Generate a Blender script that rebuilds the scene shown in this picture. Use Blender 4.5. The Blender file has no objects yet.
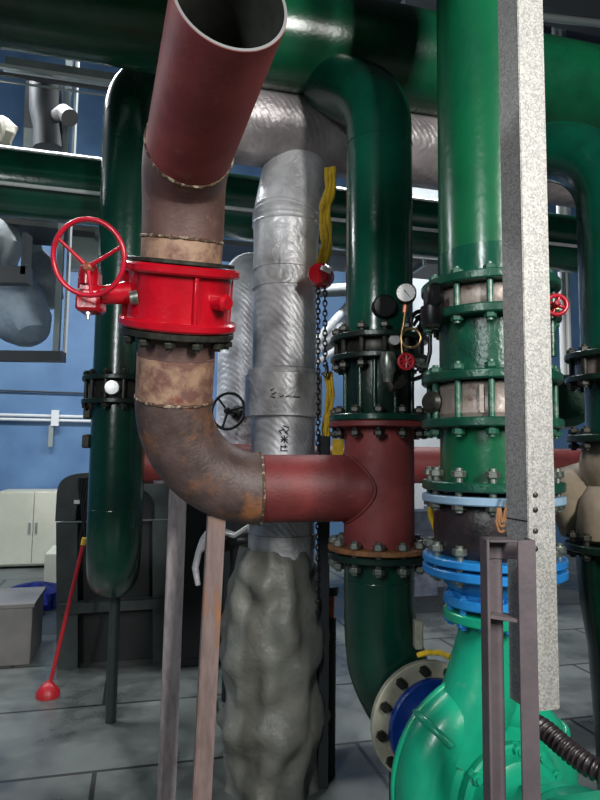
import bpy, math, random
from mathutils import Vector, Matrix, noise
random.seed(7)
PI = math.pi
SC = bpy.context.scene
COL = SC.collection

# ------------------------------------------------------------------ camera, light, exposure
CAM_H = 1.5
F = 620.0
PITCH = math.atan(54/620)
ROLL = math.radians(.65)
cam_d = bpy.data.cameras.new('camera'); cam = bpy.data.objects.new('camera', cam_d); COL.objects.link(cam)
cam_d.sensor_fit = 'HORIZONTAL'; cam_d.sensor_width = 36; cam_d.lens = 36*F/600
cam_d.clip_start = 0.05
cam.location = (0, 0, CAM_H); cam.rotation_euler = (Matrix.Rotation(PI/2+PITCH, 3, 'X') @ Matrix.Rotation(ROLL, 3, 'Z')).to_euler()
SC.camera = cam
SC.view_settings.view_transform = 'Standard'; SC.view_settings.look = 'None'
SC.view_settings.gamma = 1; SC.view_settings.use_curve_mapping = False
SC.view_settings.exposure = 0.35
w = bpy.data.worlds.new('world'); SC.world = w; w.use_nodes = True
w.node_tree.nodes['Background'].inputs[0].default_value = (0.6, 0.7, 0.85, 1)
w.node_tree.nodes['Background'].inputs[1].default_value = 0.3

TH = math.radians(14.5)
E1 = Vector((math.cos(TH), math.sin(TH), 0))       # along the pipe runs, to the right and away
EN = Vector((-math.sin(TH), math.cos(TH), 0))      # towards the back wall
def G(a, b, z): return E1*a + EN*b + Vector((0, 0, z))

def lamp(name, loc, target, sx, sy, power, color=(1, 1, 1)):
    d = bpy.data.lights.new(name, 'AREA'); d.shape = 'RECTANGLE'; d.size = sx; d.size_y = sy
    d.energy = power; d.color = color
    o = bpy.data.objects.new(name, d); COL.objects.link(o); o.location = loc
    dr = Vector(target)-Vector(loc)
    o.rotation_euler = dr.to_track_quat('-Z', 'Y').to_euler()
    return o
lamp('ceiling_lamp', (1.9, -1.7, 3.1), (0.2, 2.4, 1.7), 0.45, 1.6, 160, (1.0, 0.98, 0.94))
lamp('ceiling_lamp', (-1.6, -1.7, 2.9), (-0.2, 2.4, 1.6), 0.3, 1.4, 60, (0.95, 0.98, 1.0))
lamp('ceiling_lamp', G(-1.4, 5.3, 5.3), G(-1.4, 6.3, 0), 2.4, 0.25, 170, (0.92, 0.97, 1.0))
lamp('ceiling_lamp', G(2.6, 5.3, 5.3), G(2.6, 6.3, 0), 2.4, 0.25, 150, (0.95, 0.98, 1.0))
lamp('ceiling_lamp', (-4.6, 4.2, 4.0), (-2.0, 7.0, 1.0), 1.6, 0.25, 80, (0.92, 0.97, 1.0))

# ------------------------------------------------------------------ helpers
cp, sp = math.cos(PITCH), math.sin(PITCH)
def W(u, v, Y):
    a_ = (u-300)/F; b_ = (400-v)/F
    a = a_*math.cos(ROLL)-b_*math.sin(ROLL); b = a_*math.sin(ROLL)+b_*math.cos(ROLL)
    y = cp - b*sp; z = b*cp + sp
    k = Y/y
    return Vector((a*k, Y, CAM_H+z*k))
def Z(v, Y, u=300): return W(u, v, Y).z
def proj(P):
    yc = (P.z-CAM_H)*cp-P.y*sp; zc = (P.z-CAM_H)*sp+P.y*cp
    a, b = P.x/zc, yc/zc
    return 300+F*(a*math.cos(ROLL)+b*math.sin(ROLL)), 400-F*(b*math.cos(ROLL)-a*math.sin(ROLL))

def lin(c):
    return tuple((x/255/12.92 if x/255 <= .04045 else ((x/255+.055)/1.055)**2.4) for x in c) + (1,)

def mat(name, c, rough=.5, metal=0, c2=None, nscale=6, lo=.4, hi=.65, bump=0, bscale=60, coat=0, detail=6, c3=None, s3=2.5, lo3=.55, hi3=.7, spec=.5, stretch=None):
    m = bpy.data.materials.new(name); m.use_nodes = True
    nt = m.node_tree; N = nt.nodes; L = nt.links; b = N['Principled BSDF']
    b.inputs['Roughness'].default_value = rough; b.inputs['Metallic'].default_value = metal
    b.inputs['Coat Weight'].default_value = coat; b.inputs['Coat Roughness'].default_value = .15
    b.inputs['Specular IOR Level'].default_value = spec
    b.inputs['Base Color'].default_value = lin(c)
    tc = N.new('ShaderNodeTexCoord'); src = tc.outputs['Object']
    if stretch:
        mp = N.new('ShaderNodeMapping'); mp.inputs['Scale'].default_value = stretch
        L.new(src, mp.inputs[0]); src = mp.outputs[0]
    last = None
    def layer(ca_socket, ca, cb, sc, l, h):
        n = N.new('ShaderNodeTexNoise'); n.inputs['Scale'].default_value = sc; n.inputs['Detail'].default_value = detail
        n.inputs['Roughness'].default_value = .62
        L.new(src, n.inputs['Vector'])
        r = N.new('ShaderNodeMapRange'); r.inputs['From Min'].default_value = l; r.inputs['From Max'].default_value = h
        L.new(n.outputs['Fac'], r.inputs['Value'])
        x = N.new('ShaderNodeMix'); x.data_type = 'RGBA'
        if ca_socket: L.new(ca_socket, x.inputs['A'])
        else: x.inputs['A'].default_value = lin(ca)
        x.inputs['B'].default_value = lin(cb)
        L.new(r.outputs['Result'], x.inputs['Factor'])
        return x.outputs['Result']
    if c2: last = layer(None, c, c2, nscale, lo, hi)
    if c3: last = layer(last, c, c3, s3, lo3, hi3)
    if last: L.new(last, b.inputs['Base Color'])
    if bump:
        n = N.new('ShaderNodeTexNoise'); n.inputs['Scale'].default_value = bscale; n.inputs['Detail'].default_value = 4
        L.new(src, n.inputs['Vector'])
        bp = N.new('ShaderNodeBump'); bp.inputs['Strength'].default_value = bump; bp.inputs['Distance'].default_value = .01
        L.new(n.outputs['Fac'], bp.inputs['Height']); L.new(bp.outputs['Normal'], b.inputs['Normal'])
    return m

M = {}
M['green_tee'] = mat('green_paint', (8, 82, 62), .22, c2=(10, 66, 50), nscale=4, bump=.12, bscale=35, coat=.3)
M['green_dark'] = mat('dark_green_paint', (10, 62, 47), .25, c2=(9, 48, 38), nscale=4, bump=.12, bscale=35, coat=.3)
M['green_big'] = mat('bright_green_paint', (10, 94, 58), .28, c2=(8, 78, 52), nscale=3, bump=.12, bscale=30, coat=.2)
M['green_flange'] = mat('green_flange_paint', (18, 78, 58), .3, c2=(12, 54, 42), nscale=9, c3=(70, 110, 90), s3=22, lo3=.6, hi3=.75, bump=.2, bscale=70)
M['green_black'] = mat('black_green_paint', (20, 46, 38), .32, c2=(14, 26, 24), nscale=8, bump=.2, bscale=60)
M['header'] = mat('header_green_paint', (14, 92, 58), .27, c2=(10, 68, 48), nscale=3, bump=.1, bscale=60, coat=.2)
M['red_primer'] = mat('red_primer', (146, 66, 64), .6, c2=(118, 48, 48), nscale=5, c3=(150, 92, 86), s3=9, lo3=.62, hi3=.8, bump=.12, bscale=90)
M['red_primer_dark'] = mat('red_primer_worn', (124, 50, 50), .55, c2=(98, 40, 40), nscale=6, c3=(134, 84, 78), s3=16, lo3=.64, hi3=.8, bump=.15, bscale=90)
M['rust'] = mat('rusted_steel', (94, 76, 72), .5, c2=(66, 52, 48), nscale=9, c3=(150, 98, 62), s3=6, lo3=.52, hi3=.72, bump=.25, bscale=80)
M['brown'] = mat('brown_primer_steel', (108, 80, 74), .52, c2=(86, 64, 60), nscale=7, c3=(132, 98, 86), s3=12, lo3=.6, hi3=.75, bump=.15, bscale=80)
M['tan'] = mat('bare_heat_tinted_steel', (166, 134, 110), .55, c2=(116, 82, 72), nscale=11, lo=.45, hi=.6, c3=(120, 66, 56), s3=14, lo3=.58, hi3=.68, bump=.2, bscale=60)
M['weld'] = mat('weld_bead', (96, 72, 58), .5, metal=.3, c2=(190, 176, 150), nscale=45, lo=.5, hi=.62, bump=.8, bscale=160)
M['valve_red'] = mat('glossy_red_paint', (190, 14, 34), .25, c2=(165, 10, 26), nscale=6, bump=.15, bscale=50, coat=.4)
M['wheel_red'] = mat('handwheel_red_paint', (196, 22, 48), .3, c2=(170, 16, 38), nscale=14, bump=.1, coat=.3)
M['bolt'] = mat('zinc_bolt', (150, 158, 150), .35, metal=.75, c2=(95, 100, 92), nscale=40)
M['bolt_dark'] = mat('dark_bolt', (62, 62, 54), .42, metal=.4, c2=(36, 38, 34), nscale=40)
M['bolt_green'] = mat('painted_bolt', (30, 88, 68), .35, c2=(110, 130, 116), nscale=60, lo=.5, hi=.7)
M['rusty_flange'] = mat('rusty_flange', (150, 104, 62), .6, c2=(112, 72, 48), nscale=20, bump=.3)
M['steel_bare'] = mat('cut_steel_edge', (215, 215, 215), .3, metal=.8)
M['black_inside'] = mat('pipe_inside', (60, 62, 56), .7, c2=(38, 42, 36), nscale=8)
M['blue'] = mat('blue_paint', (38, 132, 200), .35, c2=(28, 108, 178), nscale=8, bump=.15)
M['blue_dark'] = mat('dark_blue_paint', (22, 62, 140), .3, c2=(16, 46, 112), nscale=8, bump=.15)
M['pale_blue'] = mat('pale_blue_paint', (148, 178, 200), .4, c2=(128, 158, 184), nscale=8)
M['rubber'] = mat('black_rubber', (44, 36, 38), .38, c2=(30, 26, 28), nscale=9, c3=(110, 84, 84), s3=6, lo3=.66, hi3=.8, bump=.2)
M['teal'] = mat('teal_paint', (22, 160, 122), .3, c2=(16, 142, 108), nscale=5, c3=(90, 170, 145), s3=7, lo3=.66, hi3=.8, bump=.12, bscale=30, coat=.2)
M['cream'] = mat('cream_insulation', (168, 152, 130), .6, c2=(140, 124, 104), nscale=6, c3=(124, 84, 64), s3=7, lo3=.66, hi3=.75, bump=.2, bscale=20)
M['cream_flange'] = mat('cream_flange_paint', (176, 174, 156), .5, c2=(140, 138, 122), nscale=10, bump=.1)
M['valve_grey'] = mat('pale_pinkish_casting', (164, 150, 142), .4, metal=.2, c2=(118, 112, 104), nscale=9, lo=.35, hi=.7, c3=(88, 60, 56), s3=11, lo3=.6, hi3=.7, bump=.2)
M['frame_brown'] = mat('grey_brown_paint', (96, 86, 90), .5, c2=(82, 74, 78), nscale=10, bump=.1)
M['post_grey'] = mat('grey_support_paint', (142, 134, 136), .6, c2=(116, 108, 110), nscale=12, stretch=(4, 4, 1))
M['post_rust'] = mat('rusty_grey_angle', (132, 112, 108), .6, c2=(108, 90, 86), nscale=12, c3=(156, 104, 62), s3=6, lo3=.55, hi3=.7, stretch=(3, 3, .6))
M['yellow'] = mat('yellow_webbing', (222, 186, 40), .7, c2=(190, 150, 30), nscale=30)
M['orange'] = mat('orange_plastic', (214, 92, 36), .5, c2=(180, 66, 24), nscale=12)
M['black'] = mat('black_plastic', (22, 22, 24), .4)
M['chain'] = mat('dark_chain_steel', (52, 50, 54), .4, metal=.6)
M['white'] = mat('white_enamel', (232, 232, 228), .3)
M['silver_disc'] = mat('aluminium_cap', (235, 235, 235), .35, metal=.3, c2=(205, 205, 205), nscale=30)
M['copper'] = mat('brass_tube', (196, 160, 110), .3, metal=.8)
M['copper_red'] = mat('copper_fitting', (176, 108, 84), .35, metal=.6)
M['duct'] = mat('grey_duct_sheet', (108, 106, 106), .5, metal=.3, c2=(88, 88, 90), nscale=3)
M['galv_rail'] = mat('galvanised_rail', (140, 150, 150), .4, metal=.5)
M['dark_frame'] = mat('dark_grey_steel', (50, 54, 58), .5)
M['fabric'] = mat('pale_blue_wrap', (160, 176, 190), .6, c2=(132, 150, 168), nscale=5, bump=.5, bscale=12)
M['fabric_white'] = mat('white_wrap', (196, 200, 202), .5, c2=(160, 166, 172), nscale=6, bump=.7, bscale=14)
M['conduit'] = mat('white_conduit', (220, 224, 226), .4)
M['machine'] = mat('dark_green_grey_steel', (58, 68, 68), .5, c2=(44, 52, 52), nscale=6)
M['machine_in'] = mat('dark_machine_inside', (24, 28, 30), .6)
M['cabinet'] = mat('cream_cabinet', (206, 206, 190), .5, c2=(196, 196, 180), nscale=3)
M['greybox'] = mat('grey_sheet_box', (132, 130, 128), .5, c2=(116, 114, 112), nscale=4)
M['tarp'] = mat('blue_tarp', (36, 48, 170), .45, c2=(20, 26, 110), nscale=14, bump=.9, bscale=14)
M['mark'] = mat('black_marker', (26, 22, 26), .6)
M['mark_red'] = mat('faded_red_print', (188, 152, 150), .5, c2=(158, 158, 162), nscale=30)
M['poly'] = mat('dirty_plastic_wrap', (120, 120, 112), .45, c2=(112, 114, 108), nscale=6, bump=.8, bscale=22)
M['foam'] = mat('cream_foam', (214, 206, 190), .8, bump=.8, bscale=30)
M['box_far'] = mat('blue_grey_box', (150, 162, 182), .6, c2=(110, 120, 142), nscale=8)
M['red_tool'] = mat('red_tool_paint', (176, 34, 44), .4)

def special():
    # aluminium foil insulation: fine embossed diagonal pattern + wrinkles
    def foil(name, c, rough, wavy, wr):
        m = bpy.data.materials.new(name); m.use_nodes = True
        N = m.node_tree.nodes; L = m.node_tree.links; b = N['Principled BSDF']
        b.inputs['Metallic'].default_value = .25; b.inputs['Roughness'].default_value = rough
        tc = N.new('ShaderNodeTexCoord')
        n = N.new('ShaderNodeTexNoise'); n.inputs['Scale'].default_value = 7; n.inputs['Detail'].default_value = 8
        L.new(tc.outputs['Object'], n.inputs['Vector'])
        cr = N.new('ShaderNodeValToRGB'); cr.color_ramp.elements[0].position = .3; cr.color_ramp.elements[1].position = .72
        cr.color_ramp.elements[0].color = lin([x*.78 for x in c]); cr.color_ramp.elements[1].color = lin([min(255, x*1.12) for x in c])
        L.new(n.outputs['Fac'], cr.inputs[0]); L.new(cr.outputs[0], b.inputs['Base Color'])
        wv = N.new('ShaderNodeTexWave'); wv.wave_type = 'BANDS'; wv.bands_direction = 'DIAGONAL'
        wv.inputs['Scale'].default_value = 17; wv.inputs['Distortion'].default_value = 2.5; wv.inputs['Detail'].default_value = 2
        L.new(tc.outputs['Object'], wv.inputs['Vector'])
        b1 = N.new('ShaderNodeBump'); b1.inputs['Strength'].default_value = wavy; b1.inputs['Distance'].default_value = .0025
        L.new(wv.outputs['Fac'], b1.inputs['Height'])
        n2 = N.new('ShaderNodeTexNoise'); n2.inputs['Scale'].default_value = 14; n2.inputs['Detail'].default_value = 3
        n2.inputs['Distortion'].default_value = 1.2
        L.new(tc.outputs['Object'], n2.inputs['Vector'])
        b2 = N.new('ShaderNodeBump'); b2.inputs['Strength'].default_value = wr; b2.inputs['Distance'].default_value = .02
        L.new(n2.outputs['Fac'], b2.inputs['Height']); L.new(b1.outputs['Normal'], b2.inputs['Normal'])
        L.new(b2.outputs['Normal'], b.inputs['Normal'])
        return m
    M['foil'] = foil('foil_insulation', (225, 225, 230), .42, .5, .25)
    M['foil_dark'] = foil('dull_foil_insulation', (158, 152, 154), .38, .3, .3)
    M['foil_plain'] = foil('crumpled_foil', (216, 216, 218), .4, .1, .45)
    # galvanised spangle
    m = bpy.data.materials.new('galvanised_spangle'); m.use_nodes = True
    N = m.node_tree.nodes; L = m.node_tree.links; b = N['Principled BSDF']
    b.inputs['Metallic'].default_value = .35; b.inputs['Roughness'].default_value = .5
    tc = N.new('ShaderNodeTexCoord')
    v = N.new('ShaderNodeTexVoronoi'); v.inputs['Scale'].default_value = 260
    L.new(tc.outputs['Object'], v.inputs['Vector'])
    bw = N.new('ShaderNodeRGBToBW'); L.new(v.outputs['Color'], bw.inputs[0])
    cr = N.new('ShaderNodeValToRGB'); cr.color_ramp.elements[0].position = .2; cr.color_ramp.elements[1].position = .8
    cr.color_ramp.elements[0].color = lin((146, 146, 144)); cr.color_ramp.elements[1].color = lin((192, 190, 184))
    L.new(bw.outputs[0], cr.inputs[0]); L.new(cr.outputs[0], b.inputs['Base Color'])
    M['galv'] = m
    # concrete floor with slab joints and damp patches
    m = bpy.data.materials.new('concrete_floor'); m.use_nodes = True
    N = m.node_tree.nodes; L = m.node_tree.links; b = N['Principled BSDF']
    tc = N.new('ShaderNodeTexCoord')
    br = N.new('ShaderNodeTexBrick'); br.inputs['Scale'].default_value = 1; br.inputs['Brick Width'].default_value = 1.3
    br.inputs['Row Height'].default_value = .8; br.inputs['Mortar Size'].default_value = .012
    br.inputs['Color1'].default_value = lin((112, 118, 116)); br.inputs['Color2'].default_value = lin((100, 106, 103)); br.inputs['Mortar'].default_value = lin((50, 52, 50))
    L.new(tc.outputs['Object'], br.inputs['Vector'])
    n = N.new('ShaderNodeTexNoise'); n.inputs['Scale'].default_value = 1.6; n.inputs['Detail'].default_value = 9; n.inputs['Roughness'].default_value = .65
    L.new(tc.outputs['Object'], n.inputs['Vector'])
    r = N.new('ShaderNodeMapRange'); r.inputs['From Min'].default_value = .42; r.inputs['From Max'].default_value = .62
    L.new(n.outputs['Fac'], r.inputs['Value'])
    x = N.new('ShaderNodeMix'); x.data_type = 'RGBA'; x.blend_type = 'MULTIPLY'; x.inputs['B'].default_value = (.42, .42, .42, 1)
    L.new(br.outputs['Color'], x.inputs['A']); L.new(r.outputs['Result'], x.inputs['Factor'])
    L.new(x.outputs['Result'], b.inputs['Base Color'])
    r2 = N.new('ShaderNodeMapRange'); r2.inputs['To Min'].default_value = .65; r2.inputs['To Max'].default_value = .22
    L.new(r.outputs['Result'], r2.inputs['Value']); L.new(r2.outputs['Result'], b.inputs['Roughness'])
    M['floor'] = m
    # painted blue wall with panel seams
    m = bpy.data.materials.new('blue_wall_panels'); m.use_nodes = True
    N = m.node_tree.nodes; L = m.node_tree.links; b = N['Principled BSDF']
    b.inputs['Roughness'].default_value = .55
    tc = N.new('ShaderNodeTexCoord')
    n = N.new('ShaderNodeTexNoise'); n.inputs['Scale'].default_value = 1.4; n.inputs['Detail'].default_value = 7
    L.new(tc.outputs['Object'], n.inputs['Vector'])
    cr = N.new('ShaderNodeValToRGB'); cr.color_ramp.elements[0].position = .3; cr.color_ramp.elements[1].position = .7
    cr.color_ramp.elements[0].color = lin((72, 108, 152)); cr.color_ramp.elements[1].color = lin((104, 142, 182))
    L.new(n.outputs['Fac'], cr.inputs[0]); L.new(cr.outputs[0], b.inputs['Base Color'])
    M['wall'] = m
special()
M['wall_plain'] = mat('grey_wall', (120, 128, 138), .7, c2=(106, 114, 124), nscale=2)
M['ceiling'] = mat('dark_ceiling', (66, 66, 72), .8, c2=(52, 52, 58), nscale=2)
M['column'] = mat('white_column', (196, 202, 206), .6, c2=(182, 188, 194), nscale=3)

# ---------------------------------------------- mesh builder
class B:
    def __init__(s): s.v = []; s.f = []
    def add(s, vs, fs):
        k = len(s.v); s.v += [Vector(p) for p in vs]; s.f += [tuple(i+k for i in f) for f in fs]; return s
    def box(s, c, size, ax=None, bev=0):
        c = Vector(c); X, Y_, Z_ = ax or (Vector((1, 0, 0)), Vector((0, 1, 0)), Vector((0, 0, 1)))
        hx, hy, hz = size[0]/2, size[1]/2, size[2]/2
        if not bev:
            vs = [c+X*(i*hx)+Y_*(j*hy)+Z_*(k*hz) for i in (-1, 1) for j in (-1, 1) for k in (-1, 1)]
            return s.add(vs, [(0, 1, 3, 2), (4, 6, 7, 5), (0, 4, 5, 1), (2, 3, 7, 6), (0, 2, 6, 4), (1, 5, 7, 3)])
        vs = []; idx = {}
        for i in (-1, 1):
            for j in (-1, 1):
                for k in (-1, 1):
                    for q in range(3):
                        h = [hx-bev, hy-bev, hz-bev]; h[q] += bev
                        idx[(i, j, k, q)] = len(vs); vs.append(c+X*(i*h[0])+Y_*(j*h[1])+Z_*(k*h[2]))
        I = lambda i, j, k, q: idx[(i, j, k, q)]
        fs = []
        for q in range(3):
            for sg in (-1, 1):
                o = [(-1, -1), (1, -1), (1, 1), (-1, 1)]
                f = []
                for a, b_ in o:
                    t = [0, 0, 0]; t[q] = sg; t[(q+1) % 3] = a; t[(q+2) % 3] = b_
                    f.append(I(*t, q))
                fs.append(tuple(f) if sg > 0 else tuple(reversed(f)))
        for q in range(3):
            p, r = (q+1) % 3, (q+2) % 3
            for a in (-1, 1):
                for b_ in (-1, 1):
                    t0 = [0, 0, 0]; t0[p] = a; t0[r] = b_; t1 = list(t0); t0[q] = -1; t1[q] = 1
                    f = (I(*t0, p), I(*t1, p), I(*t1, r), I(*t0, r))
                    fs.append(f if a*b_ < 0 else tuple(reversed(f)))
        for i in (-1, 1):
            for j in (-1, 1):
                for k in (-1, 1):
                    f = (I(i, j, k, 0), I(i, j, k, 1), I(i, j, k, 2))
                    fs.append(f if i*j*k > 0 else tuple(reversed(f)))
        return s.add(vs, fs)
    def lathe(s, o, ax, prof, n=48, fn=None, wob=0):
        o = Vector(o); a = Vector(ax).normalized()
        u = a.orthogonal().normalized(); v = a.cross(u)
        vs = []; fs = []; rings = []
        for r, t in prof:
            if r < 1e-6:
                rings.append([len(vs)]*n); vs.append(o+a*t)
            else:
                st = len(vs)
                for i in range(n):
                    q = 2*PI*i/n; rr = r
                    if wob:
                        d = (u*math.cos(q)+v*math.sin(q))
                        rr = r*(1+wob*noise.noise((d*2.2+a*t*9)))
                    vs.append(o+a*t+(u*math.cos(q)+v*math.sin(q))*rr)
                rings.append(list(range(st, st+n)))
        for k in range(len(rings)-1):
            A, C = rings[k], rings[k+1]
            for i in range(n):
                j = (i+1) % n
                f = [A[i], A[j], C[j], C[i]]; g = []
                for x in f:
                    if x not in g: g.append(x)
                if len(g) > 2: fs.append(tuple(g))
        return s.add(vs, fs)
    def tube(s, pts, r, n=32, cap=True, wob=0, closed=False):
        pts = [Vector(p) for p in pts]; m = len(pts)
        rr = r if isinstance(r, (list, tuple)) else [r]*m
        tan = []
        for i in range(m):
            if closed: t = pts[(i+1) % m]-pts[i-1]
            else: t = pts[min(i+1, m-1)]-pts[max(i-1, 0)]
            tan.append(t.normalized())
        u = tan[0].orthogonal().normalized()
        vs = []; fs = []
        for i in range(m):
            u = (u-tan[i]*u.dot(tan[i])).normalized(); v = tan[i].cross(u)
            for k in range(n):
                q = 2*PI*k/n; R = rr[i]
                d = u*math.cos(q)+v*math.sin(q)
                if wob: R *= 1+wob*noise.noise((pts[i]+d*rr[i])*14)
                vs.append(pts[i]+d*R)
        for i in range(m if closed else m-1):
            j = (i+1) % m
            for k in range(n):
                l = (k+1) % n
                fs.append((i*n+k, i*n+l, j*n+l, j*n+k))
        if cap and not closed:
            fs.append(tuple(reversed(range(n)))); fs.append(tuple(range((m-1)*n, m*n)))
        return s.add(vs, fs)
    def torus(s, c, ax, R, r, n=48, k=12):
        a = Vector(ax).normalized(); u = a.orthogonal().normalized(); v = a.cross(u)
        return s.tube([Vector(c)+(u*math.cos(2*PI*i/n)+v*math.sin(2*PI*i/n))*R for i in range(n)], r, k, closed=True)
    def prism(s, poly, d):
        n = len(poly); poly = [Vector(p) for p in poly]; d = Vector(d)
        return s.add(poly+[p+d for p in poly], [tuple(reversed(range(n))), tuple(range(n, 2*n))]+[(i, (i+1) % n, (i+1) % n+n, i+n) for i in range(n)])
    def strip(s, pts, wd, nrm, th=.0012):
        for p, q in zip(pts, pts[1:]):
            p, q = Vector(p), Vector(q); d = (q-p).normalized(); sd = d.cross(Vector(nrm)).normalized()
            s.box((p+q)/2, ((q-p).length+wd*.6, wd, th), (d, sd, Vector(nrm).normalized()))
        return s

def arc_path(pts, R, st=14):
    """polyline with rounded corners"""
    pts = [Vector(p) for p in pts]; out = [pts[0]]
    Rs = R if isinstance(R, (list, tuple)) else [R]*(len(pts)-2)
    for i in range(1, len(pts)-1):
        a, b, c = pts[i-1], pts[i], pts[i+1]
        d1 = (a-b).normalized(); d2 = (c-b).normalized()
        ang = d1.angle(d2); t = Rs[i-1]/math.tan(ang/2)
        p1 = b+d1*t; cen = b+(d1+d2).normalized()*(Rs[i-1]/math.sin(ang/2))
        r0 = p1-cen; r1 = (b+d2*t)-cen
        tot = r0.angle(r1); ax = r0.cross(r1).normalized()
        for k in range(st+1):
            out.append(cen+Matrix.Rotation(tot*k/st, 3, ax) @ r0)
    out.append(pts[-1])
    return out

def finish(o):
    me = o.data
    for p in me.polygons: p.use_smooth = True
    me.set_sharp_from_angle(angle=math.radians(38))

def top(name, label, cat, loc, group=None):
    o = bpy.data.objects.new(name, None); COL.objects.link(o); o.location = loc; o.empty_display_size = .1
    o['label'] = label; o['category'] = cat
    if group: o['group'] = group
    return o
def wloc(o):
    v = Vector((0, 0, 0))
    while o: v = v+Vector(o.location); o = o.parent
    return v
def part(name, b, m, parent, label=None, weld=False):
    me = bpy.data.meshes.new(name); off = wloc(parent) if parent else Vector((0, 0, 0))
    me.from_pydata([tuple(v-off) for v in b.v], [], b.f); me.validate()
    o = bpy.data.objects.new(name, me); COL.objects.link(o); me.materials.append(M[m] if isinstance(m, str) else m)
    if parent: o.parent = parent
    if label: o['label'] = label
    import bmesh
    bm = bmesh.new(); bm.from_mesh(me); bmesh.ops.recalc_face_normals(bm, faces=bm.faces); bm.to_mesh(me); bm.free()
    finish(o)
    return o
def single(name, b, m, label, cat, group=None, base=None):
    base = Vector(base) if base is not None else Vector((sum(v.x for v in b.v)/len(b.v), sum(v.y for v in b.v)/len(b.v), min(v.z for v in b.v)))
    me = bpy.data.meshes.new(name); me.from_pydata([tuple(v-base) for v in b.v], [], b.f); me.validate()
    o = bpy.data.objects.new(name, me); COL.objects.link(o); o.location = base; me.materials.append(M[m])
    import bmesh
    bm = bmesh.new(); bm.from_mesh(me); bmesh.ops.recalc_face_normals(bm, faces=bm.faces); bm.to_mesh(me); bm.free()
    finish(o)
    o['label'] = label; o['category'] = cat
    if group: o['group'] = group
    return o
def struct(name, b, m, base=(0, 0, 0)):
    o = part(name, b, m, None); o['kind'] = 'structure'; return o

bolt_cache = {}
def bolt_mesh(L, r, m):
    k = (round(L, 4), r, m)
    if k in bolt_cache: return bolt_cache[k]
    b = B(); b.lathe((0, 0, 0), (0, 0, 1), [(0, -L/2), (r, -L/2), (r, L/2), (0, L/2)], 12)
    for s in (-1, 1):
        z0 = s*(L/2-r*1.6)
        b.lathe((0, 0, 0), (0, 0, 1), [(0, z0-r*.85), (r*1.75, z0-r*.85), (r*1.9, z0-r*.6), (r*1.9, z0+r*.6), (r*1.75, z0+r*.85), (0, z0+r*.85)], 6)
    me = bpy.data.meshes.new('bolt'); me.from_pydata([tuple(v) for v in b.v], [], b.f); me.materials.append(M[m])
    import bmesh
    bm = bmesh.new(); bm.from_mesh(me); bmesh.ops.recalc_face_normals(bm, faces=bm.faces); bm.to_mesh(me); bm.free()
    bolt_cache[k] = me
    return me
def bolts(parent, c, ax, R, n, L, r=.011, m='bolt', ph=.13):
    me = bolt_mesh(L, r, m); a = Vector(ax).normalized(); u = a.orthogonal().normalized(); v = a.cross(u)
    off = wloc(parent); rot = a.to_track_quat('Z', 'Y').to_euler()
    for i in range(n):
        q = 2*PI*(i/n)+ph
        o = bpy.data.objects.new('bolt', me); COL.objects.link(o); o.parent = parent
        o.location = Vector(c)+(u*math.cos(q)+v*math.sin(q))*R-off; o.rotation_euler = rot
def flange(root, c, ax, ro, ri, t, m, label=None):
    e = t*.15
    b = B().lathe(c, ax, [(ri, -t/2), (ro-e, -t/2), (ro, -t/2+e), (ro, t/2-e), (ro-e, t/2), (ri, t/2), (ri, -t/2)], 64)
    return part('flange', b, m, root, label)
def weld(root, c, ax, r, m='weld', w=.007):
    b = B(); a = Vector(ax).normalized(); u = a.orthogonal().normalized(); v = a.cross(u); n = 90
    pts = [Vector(c)+(u*math.cos(2*PI*i/n)+v*math.sin(2*PI*i/n))*(r-.001) + a*(.0025*noise.noise(Vector((i*.35, r*9, c[2])))) for i in range(n)]
    b.tube(pts, [w*(.75+.45*abs(noise.noise(Vector((i*.6, 3, c[0]))))) for i in range(n)], 8, closed=True)
    return part('weld_seam', b, m, root)
def pipe(name, root, pts, r, m, n=48, wob=0, label=None):
    return part(name, B().tube(pts, r, n, True, wob), m, root, label)
def handwheel(name, parent, c, ax, R, r, m, spokes=3, ph=0, hub=.02, dish=0):
    a = Vector(ax).normalized(); u = a.orthogonal().normalized(); v = a.cross(u)
    h = part(name, B().torus(c, a, R, r), m, parent)
    hc = Vector(c)-a*dish
    part('hub', B().lathe(hc, a, [(0, -.02), (hub, -.02), (hub, .015), (hub*.6, .022), (0, .022)], 20), m, h)
    for i in range(spokes):
        q = ph+2*PI*i/spokes; d = u*math.cos(q)+v*math.sin(q)
        part('spoke', B().tube([hc+d*hub*.5, (hc+d*R*.5+Vector(c)+d*R*.5)/2, Vector(c)+d*R], [r*.95, r*.75, r*.8], 10), m, h)
    return h

Zx = Vector((0, 0, 1))
# ================================================================== SETTING
RA0, RA1, RB0, RB1, RH = -7.5, 8.5, -4.5, 9.3, 7.6
AX = (E1, EN, Zx)
def rb(a0, a1, b0, b1, z0, z1): return B().box(G((a0+a1)/2, (b0+b1)/2, (z0+z1)/2), (a1-a0, b1-b0, z1-z0), AX)
fl = struct('floor', B().box((0, 0, 0), (RA1-RA0, RB1-RB0, .2)), 'floor'); fl.location = G((RA0+RA1)/2, (RB0+RB1)/2, -.1); fl.rotation_euler = (0, 0, TH)
struct('ceiling', rb(RA0, RA1, RB0, RB1, RH, RH+.2), 'ceiling')
struct('wall_back', rb(RA0, RA1, RB1, RB1+.2, 0, RH), 'wall')
struct('wall_left', rb(RA0-.2, RA0, RB0, RB1, 0, RH), 'wall')
struct('wall_right', rb(RA1, RA1+.2, RB0, RB1, 0, RH), 'wall_plain')
struct('wall_front', rb(RA0, RA1, RB0-.2, RB0, 0, RH), 'wall_plain')
p = W(424, 500, 8.0)
ca = p.dot(E1); cb = p.dot(EN)
struct('trim_1', rb(ca-.32, ca+.32, cb-.2, cb+.45, 0, RH), 'column')
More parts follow.
